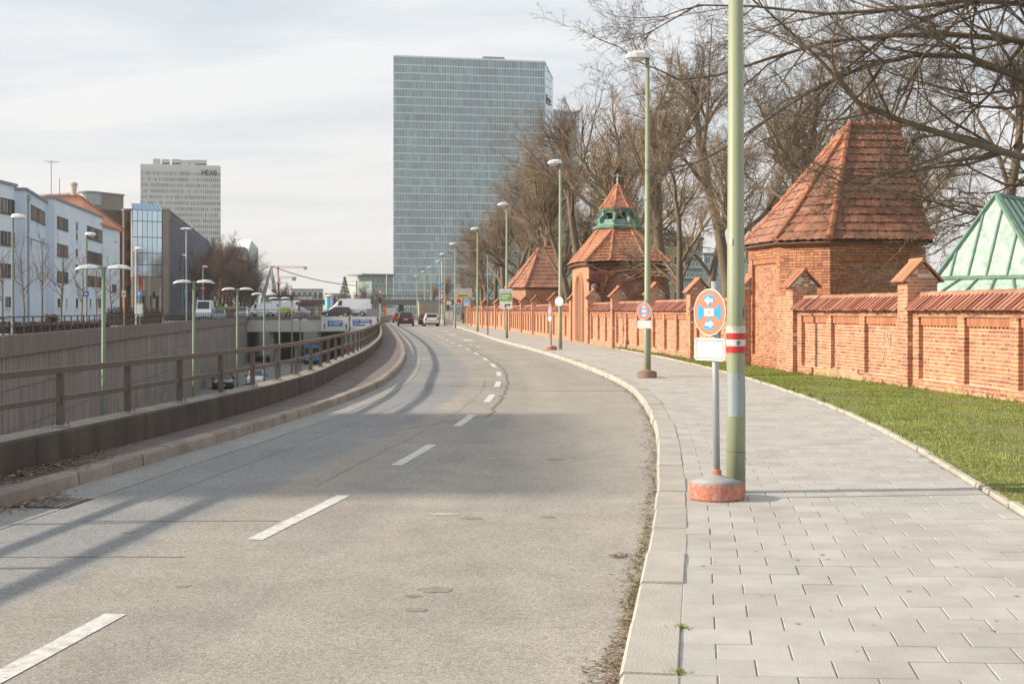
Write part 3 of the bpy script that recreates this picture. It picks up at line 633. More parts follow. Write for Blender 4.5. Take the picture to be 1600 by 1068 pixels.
def lay(bricks, mb):
    for o, a, n, p, q, z0, z1, d, j in bricks: mb.frame(o, a, n, UP, p, q, -d, j, z0, z1)
def lay_single(bricks, parent, name='brick'):
    O = origin(parent)
    for o, a, n, p, q, z0, z1, d, j in bricks:
        c = o + a*p + n*(-d) + UP*z0; ob = bpy.data.objects.new(name, UNIT)
        ob.matrix_world = Matrix.Translation(c - O) @ Matrix(((a.x, n.x, 0, 0), (a.y, n.y, 0, 0), (0, 0, 1, 0), (0, 0, 0, 1))) @ Matrix.Diagonal((q-p, d+j, z1-z0, 1))
        link(ob, parent)
def pier(root, c, a, n, detail, zt=2.42):
    """c: middle of the pier on the wall face, n out of the wall"""
    core = MB().frame(c, a, n, UP, -.245, .245, -.55, .112, .08, zt).build('pier', MORTAR if detail else BRICKAVG, root)
    O = origin(root); bs = []
    if detail:
        patch(c - a*.25 + n*.12, a, n, 0, .5, .12, zt, .1, bs)
        patch(c - a*.25 - n*.56, n, -a, 0, .68, .12, zt, .1, bs)
        patch(c + a*.25 - n*.56, n, a, 0, .68, 1.5, zt, .1, bs)
        mg = c - n*.22; patch(mg - a*.242 - n*.40, n, -a, 0, .80, zt, zt + .36, .02, bs, keep=lambda u, z: abs(u-.40) < .37*(1 - (z-zt)/.42))
        mb = MB(); lay(bs, mb); mb.build('brickwork', BRICK, core, org=O, kind='stuff')
    m = c - n*.22; hw = .45
    g = MB().prism([m - a*.24 - n*hw*.82 + UP*zt, m - a*.24 + n*hw*.82 + UP*zt, m - a*.24 + UP*(zt + .40)], a*.48); g.build('gable', MORTAR if detail else BRICK, core, org=O)
    cap = MB()
    for s in (-1, 1):
        e = m + n*s*hw + UP*(zt - .03); r = m + UP*(zt + .43); sl = (r - e); Ls = sl.length; sl.normalize(); nn = a.cross(sl)*(1 if s < 0 else -1)
        if nn.z < 0: nn = -nn
        for k in range(5 if detail else 1):
            w_ = .62/(5 if detail else 1); x0 = -.31 + k*w_
            cap.frame(e + nn*rnd.uniform(0, .012), a, sl, nn, x0 + .004, x0 + w_ - .004, 0, Ls + .01, .0, .035)
    cap.build('pier_cap', TILEO, core, org=O)
    MB().tube([m - a*.33 + UP*(zt + .45), m + a*.33 + UP*(zt + .45)], .055, 7).build('ridge_tile', TILEO, core, org=O)
    return core
def coping(root, p, q, n, pitch, mb, ridge):
    a = (q-p).normalized(); L = (q-p).length; m0 = p - n*.24
    k = 0; cnt = max(1, int(L/pitch)); w_ = L/cnt
    for s in (1, -1):
        e = m0 + n*s*.40 + UP*1.80; r = m0 + UP*2.12; sl = (r-e); Ls = sl.length; sl.normalize(); nn = a.cross(sl)
        if nn.z < 0: nn = -nn
        for k in range(cnt):
            j = rnd.gauss(0, .006); mb.frame(e + nn*j - sl*rnd.uniform(0, .02), a, sl, nn, k*w_ + .006, (k+1)*w_ - .006, 0, Ls, 0, .03)
            if s > 0: mb.frame(e + nn*j - sl*.005, a, sl, nn, k*w_ + w_*.68, (k+1)*w_ + .004, 0, Ls, .03, .055)
    nr = max(1, int(L/.4))
    for k in range(nr): ridge.tube([m0 + a*(k*L/nr + .004) + UP*(2.10 + rnd.gauss(0, .004)), m0 + a*((k+1)*L/nr - .004) + UP*2.105], [.085, .095], 8)
def wall_section(nodes, label, detail_to, singles=0):
    root = empty('brick_wall', (*nodes[len(nodes)//2], .12), label, 'wall')
    core, br_, sol, cop, rdg, plin, strips = MB(), [], MB(), MB(), MB(), MB(), MB()
    for (x0, y0), (x1, y1) in zip(nodes[:-1], nodes[1:]):
        p, q = Vector((x0, y0, 0)), Vector((x1, y1, 0)); a = (q-p).normalized(); n = Vector((-a.y, a.x, 0)); L = (q-p).length
        det = y0 < detail_to
        core.frame(p, a, n, UP, 0, L, -.48, -.108, .05, 1.82)
        np_ = max(1, round((L - .5)/2.15)); s = .30; pw = (L - .5 - s*(np_+1))/np_; fr = lambda b0, b1, z0, z1: core.frame(p, a, n, UP, b0, b1, -.11, -.009, z0, z1)
        edges = [.25 + k*(pw+s) for k in range(np_+1)]
        if det:
            for e in edges: fr(e + .008, e + s - .008, .05, 1.65); patch(p + a*e, a, n, 0, s, .351, 1.66, .105, br_)
            fr(.25, L - .25, 1.66, 1.815); fr(.25, L - .25, .05, .345)
            patch(p, a, n, .25, L-.25, 1.661, 1.815, .10, br_); patch(p, a, n, .25, L-.25, .12, .351, .10, br_, keep=(lambda u, z: True))
            for e in edges[:-1]:
                patch(p + a*(e+s) - n*.10, a, n, 0, pw, .351, 1.48, .03, br_)
                k = int(pw/.077)
                for i in range(k): sol.frame(p + a*(e+s), a, n, UP, i*pw/k + .003, (i+1)*pw/k - .003, -.105, -.055, 1.485 - (.015 if i % 2 else 0), 1.655)
            u = .25; h = .2                                # weathered plinth, its render broken off along a ragged edge
            while u < L - .26:
                w_ = rnd.uniform(.06, .16); h = min(.40, max(.13, h + rnd.gauss(0, .035) + (.22 - h)*.06)); h = .13 if math.sin(u*1.7 + y0) < -.75 else h
                plin.frame(p, a, n, UP, u, min(u + w_, L - .25), -.05, .012 + rnd.random()*.004, .05, h); u += w_
        else:
            strips.frame(p, a, n, UP, .25, L-.25, -.11, 0, 1.655, 1.81); strips.frame(p, a, n, UP, .25, L-.25, -.11, 0, .05, .35)
            for e in edges: strips.frame(p, a, n, UP, e, e + s, -.11, -.001, .35, 1.655)
            for e in edges[:-1]: sol.frame(p, a, n, UP, e + s, e + s + pw, -.107, -.05, 1.48, 1.654)
        coping(root, p + a*.25, q - a*.25, n, .185 if y0 < 60 else .4, cop, rdg)
    core.build('wall_core', MORTAR if detail_to > nodes[0][1] else BRICKAVG, root)
    br_.sort(key=lambda b: (b[0] + b[1]*b[3]).y + (1000 if (b[0] + b[1]*b[3]).x > .405*(b[0] + b[1]*b[3]).y else 0) - (b[5] > .35)*.5)
    lay_single(br_[:singles], root); br_ = br_[singles:]
    if br_: mb = MB(); lay(br_, mb); mb.build('brickwork', BRICK, root, kind='stuff')
    if strips.v: strips.build('pilaster_strips', BRICKAVG, root)
    sol.build('soldier_course', SOLDIER, root, kind='stuff')
    if plin.v: plin.build('plinth', PLINTH, root)
    cop.build('coping_tile', COPING, root, kind='stuff'); rdg.build('ridge_tile', M('ridge_tile', (.36,.19,.12), .85, var=.15, rand=.2), root, kind='stuff')
    for i, (x, y) in enumerate(nodes):
        a = (Vector((*nodes[min(i+1, len(nodes)-1)], 0)) - Vector((*nodes[max(i-1, 0)], 0))).normalized()
        pier(root, Vector((x, y, 0)), a, Vector((-a.y, a.x, 0)), y < detail_to)
    return root
wall_section(WALL[0:4], 'red brick cemetery wall beside the wide lawn, nearest stretch ending at the big tiled lodge', 80, 300)
wall_section(WALL[4:9], 'red brick cemetery wall between the big lodge and the gatehouse with the green lantern', 80)
wall_section(WALL[9:14], 'red brick cemetery wall between the lantern gatehouse and the small far lodge', 60)
wall_section(WALL[14:20], 'far red brick wall beyond the small lodge, ending at the white cabinet', 60)

def tiles_on(P0, P1, Q1, Q0, rows, tw, out):
    """courses of tiles on a slope: bottom edge P0-P1, top edge Q0-Q1"""
    P0, P1, Q0, Q1 = map(Vector, (P0, P1, Q0, Q1)); nrm = (P1-P0).cross((Q0+Q1)/2 - P0).normalized()
    if nrm.z < 0: nrm = -nrm
    for r in range(rows):
        t0, t1 = r/rows, min(1, (r+1.15)/rows)
        A, B, C, D = P0.lerp(Q0, t0), P1.lerp(Q1, t0), P1.lerp(Q1, t1), P0.lerp(Q0, t1)
        L = (B-A).length; k = max(1, round(L/tw)); off = .5 if r % 2 and k > 2 else 0
        cuts = [0] + [(i + off)/k for i in range(0 if off else 1, k + (0 if off else 0))] + [1]
        for u, v in zip(cuts[:-1], cuts[1:]):
            if v - u < 1e-4: continue
            g = .004/max(L, .05); j = rnd.gauss(0, .004); lo = nrm*(.046 + j); hi = nrm*.004; th = nrm*(-.022); sag = (A-D).normalized()*rnd.uniform(0, .014)
            a, b, c, d = A.lerp(B, u+g) + lo + sag, A.lerp(B, v-g) + lo + sag, D.lerp(C, v-g) + hi, D.lerp(C, u+g) + hi
            mid = (a+b)/2 + sag*1.6 + (A-D).normalized()*.018
            out.append(([a, mid, b, c, d], th))
def put_tiles(tiles, root, single, mat):
    rest = MB()
    for i, (pp, th) in enumerate(tiles):
        mb = MB() if i < single else rest; mb.prism(pp, th)
        if i < single: mb.build('roof_tile', mat, root)
    if rest.v: rest.build('roof_tile', mat, root, kind='stuff')
def hips(lines, root, r, mat, step=.36):
    for p, q in lines:
        p, q = Vector(p), Vector(q); L = (q-p).length; k = max(1, int(L/step))
        for i in range(k): MB().tube([p.lerp(q, i/k) + UP*.03, p.lerp(q, (i+1.08)/k) + UP*.012], [r*1.12, r*.9], 8).build('hip_tile', mat, root)

def lodge(O, label, near):
    av = Vector((-.138, .9904, 0)); bv = Vector((.9904, .138, 0)); O = Vector(O)
    P = lambda a, b, z=0: O + av*a + bv*b + UP*z
    root = empty('cemetery_lodge', P(1.6, 2.2, .12), label, 'lodge')
    fp = [(-.77,1.155),(.27,.10),(3.04,.10),(4.1,1.155),(4.1,3.93),(-.77,3.93)]
    ins = .11 if near else 0
    cen = Vector((1.65, 2.3))
    MB().prism([P(a + (cen.x-a)*ins/2.4, b + (cen.y-b)*ins/2.2, .05) for a, b in fp], UP*3.6).build('wall', MORTAR if near else BRICKAVG, root)
    bs = []; sol = MB()
    def face(p, q, niche=None, z0=1.7, z1=3.58):
        p, q = P(*p), P(*q); a = (q-p).normalized(); n = Vector((a.y, -a.x, 0)); L = (q-p).length
        if n.dot(P(1.65, 2.3) - p) > 0: n = -n
        if niche:
            b0, b1, zb, zt = niche
            zb = max(zb, z0)
            patch(p, a, n, 0, b0, z0, z1, .11, bs); patch(p, a, n, b1, L, z0, z1, .11, bs); patch(p, a, n, b0, b1, zt, z1, .11, bs); patch(p, a, n, b0, b1, z0, zb, .11, bs)
            patch(p - n*.09, a, n, b0, b1, max(z0, zb), zt - .14, .03, bs)
            k = int((b1-b0)/.08)
            for i in range(k): sol.frame(p + a*b0, a, n, UP, i*(b1-b0)/k + .004, (i+1)*(b1-b0)/k - .004, -.12, -.03, zt - .15, zt - .005)
        else: patch(p, a, n, 0, L, z0, z1, .11, bs)
    if near:
        face(fp[0], fp[5], (.47, 2.28, 1.6, 3.30)); dark = len(bs)
        face(fp[1], fp[0]); face(fp[1], fp[2], (.35, 2.4, .5, 3.30), .12)
        lay_single(bs[:300], root); mb = MB(); lay(bs[300:], mb); mb.build('brickwork', BRICK, root, kind='stuff'); sol.build('soldier_course', SOLDIER, root, kind='stuff')
    else:
        MB().prism([P(-.775,1.6,1.7), P(-.775,3.4,1.7), P(-.775,3.4,3.2), P(-.775,1.6,3.2)], av*-.02).build('blind_panel', SOLDIER, root)
    ov = .05; cor = [P(a + (a-cen.x)*.02, b + (b-cen.y)*.02, 3.60) for a, b in fp]
    MB().prism(cor, UP*.07).build('cornice', SOLDIER, root); MB().prism([P(a + (a-cen.x)*.035, b + (b-cen.y)*.035, 3.671) for a, b in fp], UP*.06).build('eaves_course', BRICKAVG, root)
    # front block that carries the wall line past the lodge
    MB().frame(P(0,0), av, -bv, UP, -1.25, .285, -1.0, -.012, .05, 2.16).build('front_block', MORTAR if near else BRICKAVG, root)
    if near:
        b2 = []; patch(P(-1.25, 0), av, -bv, 0, 1.55, .12, 2.16, .05, b2); mb = MB(); lay(b2, mb); mb.build('brickwork', BRICK, root, kind='stuff')
    E = [P(a + (a-cen.x)*.075, b + (b-cen.y)*.085, 3.74) for a, b in fp]; R1, R2 = P(1.65, 2.7, 7.22), P(1.65, 4.28, 7.22)
    T = []
    def bell(p0, p1, q1, q0, rows):                       # lower quarter flatter than the rest
        t = .24; m0, m1 = p0.lerp(q0, t) - UP*.10, p1.lerp(q1, t) - UP*.10
        tiles_on(p0, p1, m1, m0, max(1, rows//4), .24, T); tiles_on(m0, m1, q1, q0, rows - rows//4, .24, T)
    bell(E[0], E[5], R2, R1, 15 if near else 10); bell(E[1], E[0], R1, R1, 13 if near else 9); bell(E[2], E[1], R1, R1, 13 if near else 9); bell(E[3], E[2], R1, R1, 12); 
    bell(E[4], E[3], R1, R2, 12)
    dk = MB(); dk.add(E + [R1, R2], [(0,5,7,6),(1,0,6),(2,1,6),(3,2,6),(4,3,6,7),(5,4,7)]); dk.v = [(x, y, z - .10) for x, y, z in dk.v]; dk.build('roof', M('roof_deck', (.12,.07,.05), .9), root)
    put_tiles(T, root, 300 if near else 0, TILE)
    hl = []
    for i in (0, 1, 2): mid = E[i].lerp(R1, .24) - UP*.10; hl += [(E[i], mid), (mid, R1)]
    hips(hl, root, .10, TILEO, .36 if near else .8); hips([(R1, R2)], root, .11, TILEO)
    return root
lodge((7.45, 35.6, 0), 'octagonal brick lodge with tall tiled roof behind the wall, next to the lawn', True)
lodge((-.09, 108.6, 0), 'small distant brick lodge with tiled hip roof, beyond the lantern gatehouse', False)

# gatehouse with the green copper lantern
def gatehouse():
    av = Vector((-.14, .990, 0)); bv = Vector((.990, .14, 0)); O = Vector((3.95, 65.9, 0)); P = lambda a, b, z=0: O + av*a + bv*b + UP*z
    root = empty('cemetery_gatehouse', P(2.2, 2, .12), 'square brick gatehouse with blind arch, tiled roof and green copper lantern on top', 'gatehouse')
    A, B = 4.5, 4.05
    MB().frame(O, av, bv, UP, .22, A, .06, B - .02, .05, 4.3).build('wall', MORTAR, root)
    bs = []; c, r, zc = 2.0, 1.22, 2.66
    ins = lambda u, z: (u-c)**2 + (z-zc)**2 < r*r if z > zc else abs(u-c) < r
    rin = lambda u, z: (u-c)**2 + (z-zc)**2 < (r+.26)**2 if z > zc else abs(u-c) < r
    patch(P(0, 0), bv, -av, 0, B, 1.4, 4.25, .22, bs, keep=lambda u, z: not rin(u, z))
    patch(P(.20, 0), bv, -av, c - r - .05, c + r + .05, 1.4, 4.0, .02, bs, keep=ins)
    mb = MB(); lay(bs, mb); mb.build('brickwork', BRICKD, root, kind='stuff')
    vo = MB()
    for lay_ in range(2):
        k = 46
        for i in range(k):
            t0, t1 = math.pi*(i+.06)/k, math.pi*(i+.94)/k; r0, r1 = r + .13*lay_, r + .13*lay_ + .122
            q = [P(-.015*lay_ + .0, c + math.cos(t)*rr, zc + math.sin(t)*rr) for t, rr in ((t0, r0), (t0, r1), (t1, r1), (t1, r0))]; vo.prism(q, av*.22)
    vo.build('arch_brick', BRICK, root, kind='stuff')
    MB().frame(O, av, bv, UP, .0, A, -.0, .07, .05, 4.25).build('street_front', BRICKAVG, root)
    n = 12; arch = [P(2.25 + math.cos(math.pi*i/n)*.95, -.02, 2.75 + math.sin(math.pi*i/n)*.95) for i in range(n+1)]
    MB().tube([P(3.2, -.02, .2)] + arch + [P(1.3, -.02, .2)], .12, 6).build('door_arch', SOLDIER, root)
    MB().prism([P(3.1, -.005, .15)] + [P(2.25 + math.cos(math.pi*i/n)*.85, -.005, 2.75 + math.sin(math.pi*i/n)*.85) for i in range(n+1)] + [P(1.4, -.005, .15)], bv*-.012).build('door', M('arch_recess_dark', (.20,.11,.07), .8), root)  # flat panel, no door leaf; the arch recess's dark put into its colour
    MB().frame(O, av, bv, UP, -.07, A+.07, -.07, B+.07, 4.25, 4.36).build('cornice', BRICKD, root)
    for u in (.0, ):
        MB().frame(O, av, bv, UP, -.22, .22, -.10, .42, 3.28, 3.42).build('corbel', BRICKD, root)
        MB().lathe(P(-.12, .30, 0), [(0, 2.72), (.12, 2.76), (.2, 2.87), (.215, 2.98), (.18, 3.12), (.08, 3.2), (.06, 3.28)], 14).build('stone_ball', M('ball_stone', (.16,.12,.11), .9), root, smooth=True)
    T = []; ca, cb = A/2, B/2; e = .24; z0, z1 = 4.36, 6.12; r8 = 1.16
    top = [P(ca + math.cos(R(22.5 + 45*k))*r8, cb + math.sin(R(22.5 + 45*k))*r8, z1) for k in range(8)]
    ha, hb = A/2 + e, B/2 + e; q = .95
    ring = [(ha, q), (ha, hb), (q, hb), (-q, hb), (-ha, hb), (-ha, q), (-ha, -q), (-ha, -hb), (-q, -hb), (q, -hb), (ha, -hb), (ha, -q)]
    ring = [P(ca + x, cb + y, z0 - (.06 if abs(x) > ha-.01 and abs(y) > hb-.01 else 0)) for x, y in ring]
    # sides: -a (towards the viewer) = ring 5..6 ; top vertices 3,4
    def sl(p0, p1, q1, q0): tiles_on(p0, p1, q1, q0, 11, .26, T)
    sl(ring[5], ring[6], top[4], top[3]); sl(ring[6], ring[7], top[4], top[4]); sl(ring[7], ring[8], top[5], top[4]); sl(ring[8], ring[9], top[6], top[5])
    sl(ring[4], ring[5], top[3], top[3]); sl(ring[3], ring[4], top[3], top[2]); sl(ring[9], ring[10], top[6], top[6]); sl(ring[10], ring[11], top[7], top[6]); sl(ring[2], ring[3], top[2], top[1])
    dk = MB(); dk.loft([ring, [top[i] for i in (0, 0, 1, 2, 3, 3, 4, 4, 5, 6, 6, 7)]]); dk.v = [(x, y, z - .20) for x, y, z in dk.v]; dk.build('roof', M('roof_deck', (.12,.07,.05)), root)
    put_tiles(T, root, 300, TILEO)
    hips([(ring[5], top[3]), (ring[6], top[4]), (ring[7], top[4]), (ring[8], top[5]), (ring[4], top[3])], root, .075, TILEO, .5)
    C = P(ca, cb); oct_ = lambda r_, z: [C + Vector((math.cos(R(22.5+45*k + math.degrees(math.atan2(.14, .99))))*r_, math.sin(R(22.5+45*k + math.degrees(math.atan2(.14, .99))))*r_, z)) for k in range(8)]
    MB().loft([oct_(1.30, 6.10), oct_(1.36, 6.16), oct_(1.36, 6.26), oct_(1.22, 6.32)]).build('lantern_cornice', VERDD, root)
    MB().loft([oct_(1.16, 6.32), oct_(1.02, 6.55), oct_(.98, 6.62)]).build('lantern_base', LANT, root)
    MB().loft([oct_(.62, 6.62), oct_(.62, 7.16)]).build('lantern_core', M('lantern_dark', (.03,.035,.035), .8), root)
    MB().loft([oct_(1.0, 7.08), oct_(1.03, 7.22)]).build('lantern_head', VERDD, root)
    for k in range(8):
        d = (oct_(1, 0)[k] - C).normalized(); t = Vector((-d.y, d.x, 0))
        pp = [C + d*x + UP*z for x, z in ((.98,6.5),(1.17,6.42),(1.22,6.56),(1.12,6.72),(.98,6.82),(.94,6.98),(1.02,7.08),(.80,7.10),(.78,6.6))]
        MB().prism([p - t*.07 for p in pp], t*.14).build('scroll_bracket', LANT, root)
        d2 = ((oct_(1, 0)[k] + oct_(1, 0)[(k+1) % 8])/2 - C).normalized(); t2 = Vector((-d2.y, d2.x, 0)); bc = C + d2*.80
        m = MB()
        for s in (-1, 1): m.frame(bc, t2, d2, UP, s*.30 - .07, s*.30 + .07, -.05, .05, 6.6, 7.1)
        m.frame(bc, t2, d2, UP, -.3, .3, -.04, .04, 6.98, 7.1); m.build('lantern_frame', LANT, root)
    T2 = []; prof = [(1.02, 7.20), (.72, 7.52), (.45, 7.92), (.20, 8.32), (.05, 8.52)]
    for (ra, za), (rb, zb) in zip(prof[:-1], prof[1:]):
        a_, b_ = oct_(ra, za), oct_(rb, zb)
        for k in range(8): tiles_on(a_[k], a_[(k+1) % 8], b_[(k+1) % 8], b_[k], 3, .3, T2)
    put_tiles(T2, root, 0, TILEO); MB().loft([oct_(max(r_-.04, .02), z-.03) for r_, z in prof]).build('lantern_roof', M('roof_deck', (.12,.07,.05)), root)
    for k in range(8): hips([(oct_(a_, za)[k], oct_(b_, zb)[k]) for (a_, za), (b_, zb) in zip(prof[:-1], prof[1:])], root, .05, TILEO, .6)
    fn = MB(); fn.lathe(C, [(.09, 8.45), (.05, 8.6), (.03, 8.68), (.09, 8.76), (.03, 8.84), (.025, 9.12)], 8); fn.frame(C, Vector((1,0,0)), Vector((0,1,0)), UP, -.14, .14, -.02, .02, 8.96, 9.01); fn.build('finial', VERD, root)
gatehouse()

# copper-roofed chapel behind the wall
def copper_house():
    K = .74; C0 = Vector((13.25*K, 40*K, 0)); e1 = Vector((.75, -.66, 0)); n = Vector((.66, .75, 0)); P = lambda u, v, z: C0 + e1*(u*K) + n*(v*K) + UP*(EYE + (z-EYE)*K)
    root = empty('chapel', P(3, 2, .12), 'small chapel with pale green standing-seam copper roof behind the wall', 'chapel')
    ap, rg = P(1.25, 1.65, 5.42), P(1.25, 9, 5.42); c0, c1, b0, b1 = P(0, 0, 2.78), P(3.3, 0, 2.78), P(-.4, 9, 2.78), P(3.3, 9, 2.78)
    MB().prism([P(.3, .3, .05), P(3.0, .3, .05), P(3.0, 9, .05), P(0, 9, .05)], UP*1.7).build('wall', BRICKAVG, root)
    rf = MB(); rf.add([c0, c1, ap, b1, rg, b0], [(0,1,2),(1,3,4,2),(3,5,4),(5,0,2,4)]); rf.build('roof', VERD, root)
    sk = [P(-.75, -.75, 2.28), P(4.05, -.75, 2.28), P(4.05, 9, 2.28), P(-1.2, 9, 2.28)]; up_ = [c0 - UP*.02, c1 - UP*.02, b1 - UP*.02, b0 - UP*.02]
    MB().loft([[p - UP*.08 for p in sk], sk, up_]).build('lower_roof', VERD, root)
    sm_ = MB()
    def seam_line(p, q, w_=.035, h=.05): sm_.bar(p + UP*.02, q + UP*.02, w_, h)
    for t in (.13, .30, .47, .66, .84):
        p = c0.lerp(c1, t); u = t*3.3; apx = 1.25
        q = c0.lerp(ap, u/apx) if u <= apx else c1.lerp(ap, (3.3-u)/(3.3-apx)); seam_line(p, q.lerp(p, .02))
    for t in np.arange(.05, 1, .075): p, q = c1.lerp(b1, t), ap.lerp(rg, t); q2 = p + (rg-ap)*0 + (q-p)*1; seam_line(p, q2)
    for t in np.arange(.08, 1, .16): seam_line(sk[0].lerp(sk[1], t), up_[0].lerp(up_[1], t)); seam_line(sk[1].lerp(sk[2], t), up_[1].lerp(up_[2], t))
    sm_.build('standing_seam', SEAMG, root, kind='stuff')
    m = MB(); m.bar(c0 + UP*.03, ap + UP*.03, .08, .08); m.bar(c1 + UP*.03, ap + UP*.03, .10, .09); m.bar(ap + UP*.03, rg + UP*.03, .08, .08); m.build('hip_roll', SEAMG, root)
    m = MB(); m.bar(c0 + UP*.02 - n*.02, c1 + UP*.02 - n*.02, .06, .08); m.build('ridge_band', VERDD, root)
copper_house()

# faint chalk-white scrawl on the wall
_r = [o_ for o_ in COL.objects if o_.name == 'brick_wall'][0]; p_, q_ = Vector((8.53, 27.6, 0)), Vector((7.5, 34.1, 0)); a_ = (q_-p_).normalized(); n_ = Vector((-a_.y, a_.x, 0)); g_ = MB(); B_ = p_ + a_*1.0 - n_*.090
P_ = lambda u, z: B_ + a_*u + UP*z
for u0, z0, u1, z1 in ((.0,1.0,.0,1.3),(.0,1.3,.35,1.32),(.35,1.32,.38,1.02),(.02,1.0,.36,1.0),(.12,1.05,.2,1.26),(.2,1.26,.3,1.06),(.14,1.15,.28,1.15),(-.25,1.12,.0,1.3),(-.3,.7,-.1,.95),(.45,.6,.3,.9)): g_.bar(P_(u0, z0), P_(u1, z1), .006, .022)
g_.build('chalk_scrawl', M('chalk', (.56,.40,.31), .9, var=.3, scale=30), _r)

# ------------------------------------------------------------------ street lamps on the right pavement
def lamp_head(mb_h, mb_d, x0, z, L=.62, sgn=-1):
    rings = []
    for t in (0, .06, .25, .6, .88, 1.0):
        wv = {0:.06, .06:.12, .25:.165, .6:.17, .88:.14, 1.0:.07}[t]; hv = {0:.10, .06:.16, .25:.19, .6:.18, .88:.13, 1.0:.07}[t]
        x = x0 + sgn*t*L; rings.append([(x, -wv, z), (x, -wv*.96, z + hv*.6), (x, -wv*.6, z + hv), (x, wv*.6, z + hv), (x, wv*.96, z + hv*.6), (x, wv, z)])
    mb_h.loft(rings)
    rings = []
    for t, wv, hv in ((.22, .10, .02), (.38, .15, .09), (.62, .15, .11), (.86, .11, .06), (.95, .05, .015)):
        x = x0 + sgn*t*L; rings.append([(x, -wv, z - .002), (x, -wv*.7, z - hv*.8), (x, 0, z - hv), (x, wv*.7, z - hv*.8), (x, wv, z - .002), (x, 0, z)])
    mb_d.loft(rings)
def street_lamp(mat, H=8.05, r0=.088, r1=.05, L=.62):
    root = empty('street_lamp', (0,0,0), 'x', 'street lamp')
    MB().tube([(0,0,-.02), (0,0,.95), (0,0,1.0), (0,0,H)], [r0, r0*.985, r0*.955, r1], 18).build('pole', mat, root, smooth=True)
    h, d = MB(), MB(); lamp_head(h, d, .07, H, L); h.build('lamp_head', LAMPW, root, smooth=False); d.build('lamp_diffuser', LAMPD, root, smooth=True)
    return root
LG = 'green street lamps along the right pavement'
lampY = [11.78, 32.4, 55.7, 77.7, 101, 124, 146, 168, 190, 212, 236]
offs = {}
names = ['thick green lamp pole with red and white band beside the nearest round sign', 'green street lamp with a round sign on a brown base standing at its foot',
 'green street lamp left of the lantern gatehouse, with a small round sign fixed on', 'green street lamp carrying a green and white notice board', 'green street lamp standing just left of the small mast on the far pavement',
 'green street lamp behind the yellow and grey direction board', 'street lamp just right of the post with the blue round sign', 'eighth street lamp from the front, beyond the white cabinet', 'ninth street lamp from the front, in front of the glass tower', 'tenth street lamp from the front, in front of the glass tower', 'last small street lamp of the right row, in front of the glass tower']
lampX = [2.06, 3.43, 2.1, -.32, -2.72, -5.5, -7.7, -9.5, -12.0, -14.5, -17.5]
proto = street_lamp(GPOLE); lamps = []
for i, (Y, X, nm) in enumerate(zip(lampY, lampX, names)):
    ob = proto if i == 0 else copy_tree(proto, label=nm)
    ob.location = (X, Y, .12 if i < 10 else 0); ob['label'] = nm; ob['group'] = LG; ob.rotation_euler.z = math.atan2(KR.dirn(Y).y, KR.dirn(Y).x) - math.pi/2
    lamps.append(ob)
L0 = lamps[0]; L0.rotation_euler.z = 0
def sleeve(nm, z0, z1, r, mat, a0=0, a1=360, par=None, n=22):
    mb = MB(); vs = []
    for i in range(n+1):
        a = R(a0 + (a1-a0)*i/n)
        for rr, z in ((r, z0), (r, z1)): vs.append((math.cos(a)*rr, math.sin(a)*rr, z))
    mb.add(vs, [(2*i, 2*i+2, 2*i+3, 2*i+1) for i in range(n)]); return mb.build(nm, mat, par or L0, org=(0,0,0))
for z0, z1, m in ((1.285,1.345,RED),(1.345,1.405,WHITE),(1.405,1.465,RED),(1.465,1.53,M('old_white_tape', (.55,.56,.52), .6, stain=(.30,.33,.24), sscale=18, samt=.8))): sleeve('reflective_band', z0, z1, .0872, m)
sleeve('door_joint', .372, .38, .0885, TAR, 190, 350)
sleeve('access_plate', .70, 1.10, .0895, GREYPL, 200, 318)
sleeve('sticker', 1.60, 1.70, .0862, M('sticker_dark', (.18,.20,.20), .5), 318, 350)
sleeve('sticker', 2.27, 2.33, .0852, WHITE, 215, 238)
for z in (.74, 1.06): MB().tube([(.012, -.0885, z), (.012, -.0935, z)], .007, 8).build('screw', TAR, L0, org=(0,0,0))
cs = MB(); cs.box(-.006, .026, -.0915, -.0885, 1.362, 1.388); cs.box(-.0, .02, -.0917, -.0887, 1.355, 1.395); cs.build('band_emblem', M('band_emblem', (.12,.17,.12), .6), L0, org=(0,0,0))
MB().lathe((0,0,0), [(.0925, .985), (.0925, 1.0)], 18)
for i in (3,): pass

